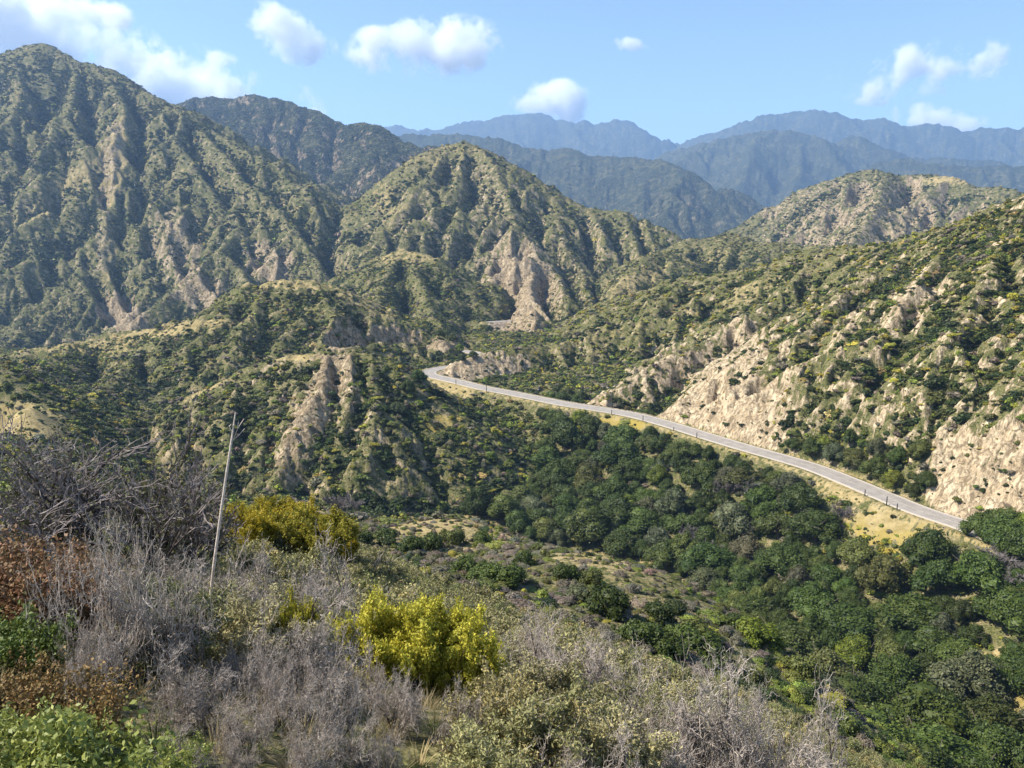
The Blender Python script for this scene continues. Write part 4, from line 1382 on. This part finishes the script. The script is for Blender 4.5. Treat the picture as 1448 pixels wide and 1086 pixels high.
# sage: grey-olive little leaves on many fine stems
SAGE = []
for k in range(5):
    sg, tp = twigs(rg, .62, .75, 13, 3, .16, .007, 5, 2, .55, .45)
    sg[:, 3] = np.maximum(sg[:, 3], .0018)
    sg[:, 7] = np.maximum(sg[:, 7], .0016)
    lv = leafy(rg, tp, .0125, 8, 2.6, .018)
    print('sage', len(sg), len(tp))
    SAGE.append([('stems', mesh_np('stems', *tubes(sg, 3), DEADWOOD)), ('foliage', mesh_np('foliage', *lv, L_SAGE))])
# yellow flowering shrub: upright sprays thick with small yellow leaves
YELL = []
for k in range(3):
    sg, tp = twigs(rg, .62, .8, 22, 3, .10, .006, 6, 2, .42, .8)
    lv = leafy(rg, tp, .0135, 15, 1.8, .017, .8)
    YELL.append([('stems', mesh_np('stems', *tubes(sg, 3), DARKWOOD)), ('flowers', mesh_np('flowers', *lv, L_YEL))])
# dried brown buckwheat: upright stalks ending in ragged seed heads
BUCK = []
for k in range(3):
    sg, tp = twigs(rg, .62, .55, 30, 2, .08, .0035, 6, 2, .40, .9)
    lv = leafy(rg, tp, .021, 5, 1.6, .016, .2)
    low = leafy(rg, tp[rg.integers(0, len(tp), 260)] * [1, 1, .45, 1, 1, 1], .03, 3, 1.8, .03)
    BUCK.append([('stalks', mesh_np('stalks', *tubes(sg, 3), bpy.data.materials['dark_branches'])), ('seed_heads', mesh_np('seed_heads', *lv, L_SAGE)), ('foliage', mesh_np('foliage', *low, L_GRN))])
# green broad-leaved weeds
WEED = []
for k in range(4):
    sg, tp = twigs(rg, .45, .9, 12, 2, .14, .004, 6, 2, .45, .6)
    lv = leafy(rg, tp, .017, 9, 1.9, .024, 1.0, .8)
    WEED.append([('stems', mesh_np('stems', *tubes(sg, 3), L_GRN)), ('leaves', mesh_np('leaves', *lv, L_GRN))])

GREYC, OLIVE, YELC, BROWN, GRNC = (.3, .27, .25), (.15, .14, .06), (.50, .47, .06), (.23, .138, .065), (.24, .27, .06)


def put(kind, name, label, cat, group, px, d, s, yaw=None, col=OLIVE, k=None, sink=0.0, tiltv=(0, 0), top=None, top_h=1.0):
    p = at(px, d)
    p[2] -= sink
    if top is not None:
        s = max(.15, float(P(px, top, d)[2] - p[2]) / top_h)
    src = kind[int(rg.integers(0, len(kind))) if k is None else k]
    return plant(name, label, cat, group, p, src, s, rg.uniform(0, 6.28) if yaw is None else yaw, col, tiltv)


# the big dead shrubs
for px, d, tp_, lab_, k in [
        (195, 4.6, 775, 'largest dead grey shrub, dark stems, just left of the tall dry stalk', 0), (325, 4.9, 925, 'dead grey shrub in front of the foot of the tall dry stalk', 1), (435, 5.8, 845, 'dead grey shrub right of the tall stalk, topped with yellow sprigs', 2),
        (405, 8.0, 795, 'rounded pale grey shrub behind the sprigged one', 3), (350, 3.6, 1000, 'low dead shrub at the bottom edge, nearest the green weeds', 4), (470, 3.7, 985, 'dead tangled shrub at the bottom edge below the yellow bush', 0),
        (560, 4.4, 968, 'dead grey shrub in front of the bright yellow bush, left', 1), (660, 4.4, 985, 'low dead shrub in front of the bright yellow bush, right', 3), (150, 6.4, 815, 'dead grey shrub behind the largest one, under the dark tree', 2), (270, 9.6, 800, 'dead grey shrub behind the tall stalk', 4),
        (1035, 5.0, 972, 'tall bleached dead shrub with forked tips at the lower right', 2), (1090, 5.2, 1005, 'rounded bleached dead shrub right of the tall forked one', 3), (965, 5.0, 1005, 'low bleached dead shrub left of the tall forked one', 1),
        (785, 9.0, 895, 'bare grey shrub right of the bright yellow bush', 0), (830, 8.0, 925, 'small bare grey shrub beside the right end of the yellow bush', 4), (760, 4.6, 1030, 'low bare shrub in the middle of the bottom edge', 1),
        (860, 4.9, 1035, 'low grey shrub at the bottom between middle and lower right', 0), (455, 11.0, 830, 'grey twiggy shrub in front of the golden broom', 3), (700, 6.0, 975, 'sparse grey shrub below the right half of the yellow bush', 4), (420, 4.7, 895, 'dead grey shrub between the stalk and the bright yellow bush', 4), (265, 3.9, 930, 'dead grey shrub low in front of the largest one', 2), (395, 4.2, 945, 'low tangled dead shrub left of the bottom centre', 0), (510, 5.0, 935, 'dead shrub touching the left end of the bright yellow bush', 3), (262, 3.2, 1040, 'small dead tuft at the bottom edge right of the green weeds', 2), (335, 3.3, 1052, 'small dead tuft at the bottom edge below the stalk', 0), (430, 3.3, 1050, 'small dead tuft at the bottom edge, third from the green weeds', 1), (545, 3.7, 1040, 'small dead tuft at the bottom edge below the yellow bush', 3), (130, 4.0, 905, 'dead grey shrub low on the left of the largest one', 3)]:
    _o = put(DEAD, 'dead_shrub', lab_, 'shrub', 'dead grey shrubs of the near slope', px, d, 1, col=GREYC, k=k, top=tp_, top_h=.95)
    _k = .66 if px in (195, 1035, 1090) else .85
    _o.scale = (_o.scale[0] * _k, _o.scale[1] * _k, _o.scale[2])
# yellow shrubs
for px, d, tp_, lab_, k in [(555, 6.6, 872, 'bright yellow flowering bush, left half of the pair in the middle foreground', 0), (640, 6.7, 884, 'bright yellow flowering bush, right half of the pair in the middle foreground', 1),
                          (425, 5.9, 862, 'thin yellow flowering sprigs growing through the grey shrub', 2)]:
    o = put(YELL, 'yellow_shrub', lab_, 'shrub', 'yellow flowering shrubs', px, d, 1, col=YELC, k=k, top=tp_, top_h=.62)
    o.scale = (o.scale[0] * (.72 if k < 2 else .34), o.scale[0] * (.72 if k < 2 else .34), o.scale[2])
for q, (px, d, s) in enumerate([(350, 20, 2.5), (395, 22, 2.6), (440, 21, 2.3), (330, 24, 2.7), (470, 24, 2.2), (375, 27, 2.9), (420, 27, 2.6), (310, 19, 2.0)]):
    put(YELL, 'broom_shrub', ['golden broom bush nearest the tall stalk on its right', 'golden broom bush in the middle front of its patch', 'golden broom bush at the right front of its patch', 'golden broom bush directly behind the tall stalk', 'golden broom bush farthest right, beside the olive scrub',
                              'golden broom bush at the back of its patch, left', 'golden broom bush at the back of its patch, right', 'small golden broom bush left of the tall stalk'][q], 'shrub', 'golden broom on the near slope', px, d, s, col=[(.36, .29, .02), (.40, .32, .025), (.29, .26, .03)][q % 3], k=q % 3, top=[735, 730, 738, 728, 755, 718, 722, 760][q], top_h=.62)
# brown buckwheat, green weeds
for q, (px, d, s) in enumerate([(-40, 5.2, 1.35), (20, 5.0, 1.3), (75, 5.4, 1.2), (110, 6.2, 1.2), (30, 6.4, 1.4), (-30, 7.4, 1.4), (70, 7.6, 1.3), (40, 3.4, .7), (110, 3.3, .62), (-20, 3.4, .7)]):
    put(BUCK, 'buckwheat', ['dried brown buckwheat cut by the left edge', 'dried brown buckwheat, front middle of the brown patch', 'dried brown buckwheat touching the largest dead shrub', 'dried brown buckwheat at the right end of the brown patch', 'dried brown buckwheat behind the front middle one',
                            'dried brown buckwheat at the back left edge', 'dried brown buckwheat at the back, below the dark tree', 'low rusty buckwheat just above the green weeds', 'low rusty buckwheat right of the other low one', 'low rusty buckwheat cut by the left edge'][q], 'shrub', 'dried buckwheat at the left', px, d, s, col=BROWN if q < 7 else (.23, .155, .055), k=q % 3, top=[790, 798, 812, 815, 785, 780, 788, 955, 965, 960][q], top_h=.62)
for q, (px, d, s) in enumerate([(10, 2.5, .95), (70, 2.45, .85), (130, 2.5, .85), (190, 2.6, .8), (215, 2.7, .7), (-30, 2.7, 1.0), (40, 2.9, .85), (105, 2.95, .75), (160, 3.0, .7), (215, 3.1, .7), (20, 4.2, .95), (60, 4.3, .9), (-20, 4.2, 1.0), (255, 3.0, .55), (270, 3.3, .9)]):
    if q in (3, 4, 8, 9):
        continue
    put(WEED, 'leafy_weed', ['bright green weed in the lower left corner', 'green weed, second from the lower left corner', 'green weed, third along the bottom edge', 'green weed, fourth along the bottom edge', 'green weed at the right end of the bottom clump', 'green weed cut by the left edge', 'green weed behind the corner one',
                             'green weed behind the third along the bottom edge', 'green weed behind the fourth along the bottom edge', 'small green weed beside the dead tangle', 'darker green weed under the brown buckwheat', 'darker green weed right of the one under the buckwheat', 'darker green weed at the left edge', 'small weed at the foot of the dead tangle', 'thin green weed rising through the dead tangle'][q], 'plant', 'green weeds in the corner', px, d, s, col=GRNC if q < 10 or q > 12 else (.12, .165, .03), k=q % 4, top=[1040, 1046, 1052, 1060, 1066, 1035, 1022, 1035, 1045, 1055, 880, 890, 875, 1070, 1050][q], top_h=.45)

# dark thin-crowned trees behind the shrubs
for q, (px, d, h, foli) in enumerate([(88, 11.5, 615, .12), (190, 12.5, 612, .45), (245, 12.0, 665, .15), (15, 13.0, 650, .3), (140, 14.5, 640, .6), (290, 15.0, 700, .4)]):
    r2 = np.random.default_rng(60 + q)
    h = float(P(px, h, d)[2] - at(px, d)[2])
    print('thin', px, h)
    sg, tp = twigs(r2, h, .85, 5, 4, .17, .045, 5, 2, .56, .22, wid=.62)
    thick = np.array([a for a in sg if a[3] > .0125])
    thin = np.array([a for a in sg if a[3] <= .0125])
    thin[:, [3, 7]] = np.maximum(thin[:, [3, 7]], .0035)
    sel = tp[r2.random(len(tp)) < foli * .4]
    parts_ = [('branches', mesh_np('branches', *tubes(thick, 6), DARKWOOD)), ('twigs', mesh_np('twigs', *tubes(thin, 3), GREYTWIG)), ('foliage', mesh_np('foliage', *leafy(r2, sel, .032, 4, 1.8, .05), L_SAGE))]
    p = at(px, d)
    plant('thin_tree', ['dark forked thin tree left of the dead shrubs, nearly bare', 'dark thin tree with olive leaves in the middle of the left thicket', 'low leaning dark tree nearest the tall stalk', 'thin leafy tree at the left edge above the buckwheat', 'olive leaved tree behind the forked bare one', 'small olive tree behind the tall stalk'][q], 'tree', 'thin trees of the left thicket', p, parts_, 1, 0, (.10, .10, .035))
for q, (px, d, s, tone) in enumerate([(40, 24, 1.25, 'bright green'), (10, 27, 1.2, 'deep green'), (75, 26, 1.0, 'dark green'), (235, 22, .75, 'olive green'), (150, 25, .9, 'olive green')]):
    p = at(px, d)
    plant('evergreen_shrub', ['bright green leafy bush behind the thin trees at left', 'green bush at the left edge behind the thin trees', 'dark bush right of the bright green one at left', 'olive bush behind the leaning dark tree', 'olive bush behind the middle of the left thicket'][q], 'shrub', 'leafy bushes behind the left thicket', p, [('foliage', KN[q % 4]), ('stem', KT[0])], s * .5, q * 1.3, GREENS[tone])

# the tall dry flower stalk
base_ = at(290, 8.0)
top = P(333, 583, 8.15)
segs = []
n = 16
ctrl = [base_ + [0, 0, -.1], P(299, 830, 8.02), P(316, 700, 8.08), P(326, 632, 8.12)]
line = smooth_line(np.array(ctrl + [top]), 5)
for a in range(len(line) - 1):
    f0, f1 = a / (len(line) - 1), (a + 1) / (len(line) - 1)
    q0, q1 = line[a] - base_, line[a + 1] - base_
    ra, rb = .0125 * (1 - f0) ** .6 + .005, .0125 * (1 - f1) ** .6 + .005
    segs.append((*q0, ra * (1.0 if a % 3 else 1.12), *q1, rb))
so_ = link(bpy.data.objects.new('flower_stalk', None))
so_.location = base_
tag(so_, 'tall pale dry flower stalk leaning right, with a forked twig near its tip', 'stalk')
obj('stem', mesh_np('stem', *tubes(segs, 9), STALKM), so_)
for pl in ([(330, 622, 8.14), (336, 606, 8.14), (345, 592, 8.14)], [(331, 621, 8.14), (339, 614, 8.14), (346, 606, 8.14)], [(336, 606, 8.14), (337, 596, 8.14)], [(329, 612, 8.13), (324, 603, 8.13), (327, 600, 8.13)], [(325, 650, 8.12), (321, 645, 8.12)]):
    q = pts(pl) - base_
    obj('side_twig', mesh_np('side_twig', *tubes([(*a, .004, *b, .003) for a, b in zip(q[:-1], q[1:])], 5), STALKM), so_)
# a bleached stick standing in the scrub
p = hit(894, 922, 15)
stk = link(bpy.data.objects.new('bleached_stick', mesh_np('bleached_stick', *tubes([(0, 0, -.2, .03, -.04, 0, .35, .03), (-.04, 0, .35, .03, .02, 0, .75, .012)], 6), STALKM)))
stk.location = p + [0, 0, .3]
tag(stk, 'short bleached stick standing out of the dark shrubs right of the near scrub', 'stick')

# sage over the whole near slope: the nearest plants one by one, the rest as cover
near_mask = inside([(-200, 735), (300, 735), (480, 745), (620, 800), (780, 850), (900, 900), (1000, 950), (1110, 1010), (1300, 1120), (1300, 1700), (-200, 1700)], PX, PY) & (Y > 3.4) & (Y < 48) & (RAT >= runmax - .05)
x, y, z, ii, jj = sample_cells(rg, np.full((NR, NC), 1.5, np.float32) * (1 + 1.1 * sstep(14, 5, Y)), near_mask)
print('sage', len(x))
px_, py_ = to_px(x, y, z)
# leave room for the hand placed bushes
keep = np.ones(len(x), bool)
keep &= ~((px_ < 420) & (y < 3.6)) & ~((px_ < 130) & (y < 8)) & ~((px_ < 520) & (y < 7.5) & (rg.random(len(x)) < .5)) & ~((np.abs(px_ - 292) < 45) & (y < 8.3)) & ~((px_ > 380) & (px_ < 560) & (y < 6.3))
for a, b, r in [(555, 6.2, .75), (640, 6.3, .75), (600, 5.6, .5), (1035, 5, .5), (1125, 5.2, .45), (215, 4.4, .5), (430, 5.6, .4), (600, 5.3, .35), (690, 5.5, .3)]:
    p = at(a, b)
    keep &= np.hypot(x - p[0], y - p[1]) > r
x, y, z, px_, py_ = (a[keep] for a in (x, y, z, px_, py_))
o_ = np.argsort(y)
x, y, z, px_, py_ = (a[o_] for a in (x, y, z, px_, py_))
infr = (px_ > -60) & (px_ < 1500) & (py_ < 1300)
cnt = 0
ROWS = ['nearest', 'second', 'third', 'fourth', 'fifth', 'sixth', 'seventh', 'eighth', 'ninth', 'tenth', 'eleventh', 'twelfth']
solo_i = np.nonzero(infr)[0][:190]
labs = {}
per = 18
for r0 in range(0, len(solo_i), per):
    row = sorted(solo_i[r0:r0 + per], key=lambda q: px_[q])
    for q, n_ in enumerate(row):
        labs[n_] = (r0 // per, q + 1)
restp, rests, restr, restt, restv = [], [], [], [], []
patch = fbm(x / 4.5, y / 4.5, 2, 88)
for n_ in range(len(x)):
    dead = rg.random() < (.2 if patch[n_] > .15 else .06)
    col = np.array(rg.choice([0, 1, 2, 3], p=[.45, .25, .2, .1]))
    col = np.array([(.24, .23, .095), (.31, .28, .13), (.18, .19, .07), (.36, .31, .12)][int(col)]) * rg.lognormal(0, .15)
    s = rg.uniform(.55, 1.0) * (1.0 if y[n_] < 9 else 1.15) * (1 + .01 * y[n_])
    if n_ in labs:
        a, b = labs[n_]
        tone = 'bare grey' if dead else 'dull olive' if col[0] < .26 else 'straw tinted'
        plant('sage_shrub', f'{tone} low scrub bush, {ORD[b]} from left in the {ROWS[a]} row of near scrub', 'shrub', 'low scrub bushes of the near slope', (x[n_], y[n_], z[n_] - .03),
              [(SAGE[n_ % 5][0][0], SAGE[n_ % 5][0][1])] + ([] if dead else [SAGE[n_ % 5][1]]) if not dead else DEAD[n_ % 5], s * (.62 if dead else 1), rg.uniform(0, 6.28), col)
    else:
        restp.append((x[n_], y[n_], z[n_] - .03)); rests.append((s, s, s * rg.uniform(.8, 1.1))); restr.append((0, 0, rg.uniform(0, 6.28))); restt.append(col); restv.append(rg.integers(0, 3) if not dead else 3)
COVER = []
for k in range(3):
    sg, tp = twigs(rg, .62, .8, 9, 3, .16, .010, 4, 2, .55, .45)
    sg[:, [3, 7]] = np.maximum(sg[:, [3, 7]], .0035)
    v1, f1 = tubes(sg, 3)
    v2, f2 = leafy(rg, tp, .026, 6, 2.2, .03)
    v, f = join([(v1, f1), (v2, f2)])
    COVER.append(mesh_np('scrub', v, f, [DEADWOOD, L_TUFT], mi=np.concatenate([np.zeros(len(f1)), np.ones(len(f2))])))
sg, tp = twigs(rg, .6, .9, 9, 3, .24, .010, 5, 2, .55, .3)
sg[:, [3, 7]] = np.maximum(sg[:, [3, 7]], .003)
COVER.append(mesh_np('scrub', *tubes(sg, 3), DEADWOOD))
scatter('sage_scrub', 'fine grey olive scrub covering the near slope behind the first bushes', np.array(restp), np.array(rests), np.array(restr), np.array(restt), np.array(restv), COVER)

# dry grass and litter between the shrubs
TUFT = []
for k in range(4):
    n = 46
    a = rg.uniform(0, 6.28, n)
    r0_ = rg.uniform(0, .07, n)
    h = rg.uniform(.07, .22, n)
    le = rg.uniform(.05, .22, n)
    b0 = np.stack([r0_ * np.cos(a), r0_ * np.sin(a), np.zeros(n) - .02], 1)
    b1 = b0 + np.stack([le * .4 * np.cos(a), le * .4 * np.sin(a), h * .6], 1)
    b2 = b0 + np.stack([le * np.cos(a), le * np.sin(a), h], 1)
    wv = np.stack([-np.sin(a), np.cos(a), 0 * a], 1) * .0028
    v = np.stack([b0 - wv, b0 + wv, b1 + wv * .8, b1 - wv * .8, b2 + wv * .2, b2 - wv * .2], 1).reshape(-1, 3)
    f = (np.arange(n)[:, None, None] * 6 + np.array([[0, 1, 2, 3], [3, 2, 4, 5]])[None]).reshape(-1, 4)
    TUFT.append(mesh_np('tuft', v, f, L_TUFT))
x, y, z, ii, jj = sample_cells(rg, np.full((NR, NC), 5.0, np.float32) * (1 + 2.5 * sstep(10, 4, Y)), near_mask)
n = len(x)
print('tufts', n)
col = np.array([(.30, .24, .12), (.20, .17, .08), (.12, .13, .045), (.36, .29, .15)])[rg.integers(0, 4, n)] * rg.lognormal(0, .15, (n, 1))
s = rg.uniform(.8, 1.6, n) * (.55 + .45 * sstep(3, 9, y))
scatter('dry_grass', 'dry straw coloured grass between the bushes of the near slope', np.stack([x, y, z], 1), np.stack([s, s, s], 1), np.stack([0 * x, 0 * x, rg.uniform(0, 6.28, n)], 1), col, rg.integers(0, 4, n), TUFT)

# ------------------------------------------------------------------ air
def box_mesh(name, lo, hi, mat):
    v = np.array([(x, y, z) for z in (lo[2], hi[2]) for y in (lo[1], hi[1]) for x in (lo[0], hi[0])], float)
    f = np.array([(0, 2, 3, 1), (4, 5, 7, 6), (0, 1, 5, 4), (2, 6, 7, 3), (0, 4, 6, 2), (1, 3, 7, 5)])
    return mesh_np(name, v, f, mat)


m_, t, out = nt('haze_air')
pv = t.nodes.new('ShaderNodeVolumePrincipled')
pv.inputs['Color'].default_value = (.40, .63, 1.0, 1)
pv.inputs['Density'].default_value = HAZE
pv.inputs['Anisotropy'].default_value = .15
t.links.new(pv.outputs[0], out.inputs['Volume'])
hz = obj('haze', box_mesh('haze', (-14500, -60, float(H.min()) - 1.5), (14500, 12200, float(H.max()) + 40), m_))
tag(hz, 'thin blue haze filling the canyon air', None, None, 'stuff')

# ------------------------------------------------------------------ clouds
def cloud_material():
    m_, t, out = nt('cloud_vapour')
    tc = t.nodes.new('ShaderNodeTexCoord').outputs['Object']
    oi = t.nodes.new('ShaderNodeObjectInfo')
    geo = t.nodes.new('ShaderNodeNewGeometry').outputs['Position']
    n1 = noise(t, geo, 1 / 950., 10, .68)
    n0 = noise(t, geo, 1 / 2300., 2, .5)
    ln_ = t.nodes.new('ShaderNodeVectorMath')
    ln_.operation = 'LENGTH'
    t.links.new(tc, ln_.inputs[0])
    r = math_(t, 'SUBTRACT', .72, ln_.outputs['Value'])
    f = math_(t, 'ADD', r, math_(t, 'MULTIPLY', math_(t, 'SUBTRACT', n1, .5), 4.2))
    f = math_(t, 'ADD', f, math_(t, 'MULTIPLY', math_(t, 'SUBTRACT', n0, .5), 2.0))
    edge = math_(t, 'MULTIPLY_ADD', ln_.outputs['Value'], -6.0, 6.0, True)
    den = math_(t, 'MULTIPLY', math_(t, 'MULTIPLY', ramp(t, f, .04, .55), edge), .0048)
    pv = t.nodes.new('ShaderNodeVolumePrincipled')
    pv.inputs['Color'].default_value = (1, 1, 1, 1)
    pv.inputs['Anisotropy'].default_value = 0.0
    t.links.new(den, pv.inputs['Density'])
    t.links.new(pv.outputs[0], out.inputs['Volume'])
    return m_


CM = cloud_material()
CSPH = sphere_quads(24, 14)
for px, py, d, wx, wz, tilt, lab_ in [
        (30, 45, 17000, 200, 64, 17, 'bright white cloud bank behind the left peak'), (300, 125, 17500, 140, 42, 13, 'long white cloud low behind the saddle right of the left peak'), (130, 12, 18500, 80, 22, 10, 'small white cloud at the top edge above the left peak'),
        (408, 50, 18000, 62, 30, 24, 'ragged white cloud high above the second ridge'), (605, 68, 18000, 100, 36, -4, 'white cloud at the top centre of the sky'), (780, 142, 19600, 54, 30, 4, 'small puffy cloud just above the central blue range'),
        (893, 62, 19000, 26, 11, 8, 'faint wisp of cloud right of the top centre cloud'), (1303, 101, 17400, 110, 36, -6, 'flat white cloud above the right mountains'), (1325, 172, 19500, 72, 22, 6, 'white cloud rising behind the right mountain crest')]:
    c0 = P(px, py, d)
    k = d / F
    me = mesh_np('cloud', CSPH[0], CSPH[1], CM)
    o = obj('cloud', me, None, c0)
    wx, wz = wx * 1.2, wz * 1.25
    o.scale = (wx * k, max(wx * .55, wz) * k, wz * k)
    o.rotation_euler = (0, math.radians(tilt), 0)
    tag(o, lab_, 'cloud', 'white clouds')

# ------------------------------------------------------------------ camera, sun, sky
sc = bpy.context.scene
cam = bpy.data.cameras.new('camera')
cam.sensor_width = 36
cam.lens = 36 * F / 1448
cam.clip_start, cam.clip_end = .1, 80000
co = link(bpy.data.objects.new('camera', cam))
co.location = (0, 0, 0)
co.rotation_euler = (math.pi / 2 - TH, 0, 0)
sc.camera = co
SUN_EL, SUN_AZ = 46.0, -93.0     # azimuth from +Y towards +X
sd = Vector((math.sin(math.radians(SUN_AZ)) * math.cos(math.radians(SUN_EL)), math.cos(math.radians(SUN_AZ)) * math.cos(math.radians(SUN_EL)), math.sin(math.radians(SUN_EL))))
sun = bpy.data.lights.new('sun', 'SUN')
sun.energy = 5.0
sun.angle = math.radians(.5)
sun.color = (1.0, .95, .86)
so = link(bpy.data.objects.new('sun', sun))
so.rotation_euler = sd.to_track_quat('Z', 'Y').to_euler()
w = bpy.data.worlds.new('World')
sc.world = w
w.use_nodes = True
t = w.node_tree
sky = t.nodes.new('ShaderNodeTexSky')
sky.sky_type = 'NISHITA'
sky.sun_disc = False
sky.sun_elevation = math.radians(SUN_EL)
sky.sun_rotation = math.radians(SUN_AZ)
sky.altitude = 500
sky.air_density = 1.0
sky.dust_density = .6
sky.ozone_density = 3.2
bg = t.nodes['Background']
bg.inputs[1].default_value = .11
t.links.new(sky.outputs[0], bg.inputs[0])
sc.view_settings.view_transform = 'Standard'
sc.view_settings.look = 'None'
sc.view_settings.gamma = 1
sc.view_settings.exposure = .95
c = sc.cycles
c.max_bounces = 16
c.diffuse_bounces = 2
c.glossy_bounces = 1
c.transmission_bounces = 2
c.transparent_max_bounces = 8
c.volume_bounces = 14
c.volume_step_rate = .4
c.volume_max_steps = 256
c.caustics_reflective = c.caustics_refractive = False
c.use_adaptive_sampling = True
c.adaptive_threshold = .015
c.use_denoising = True
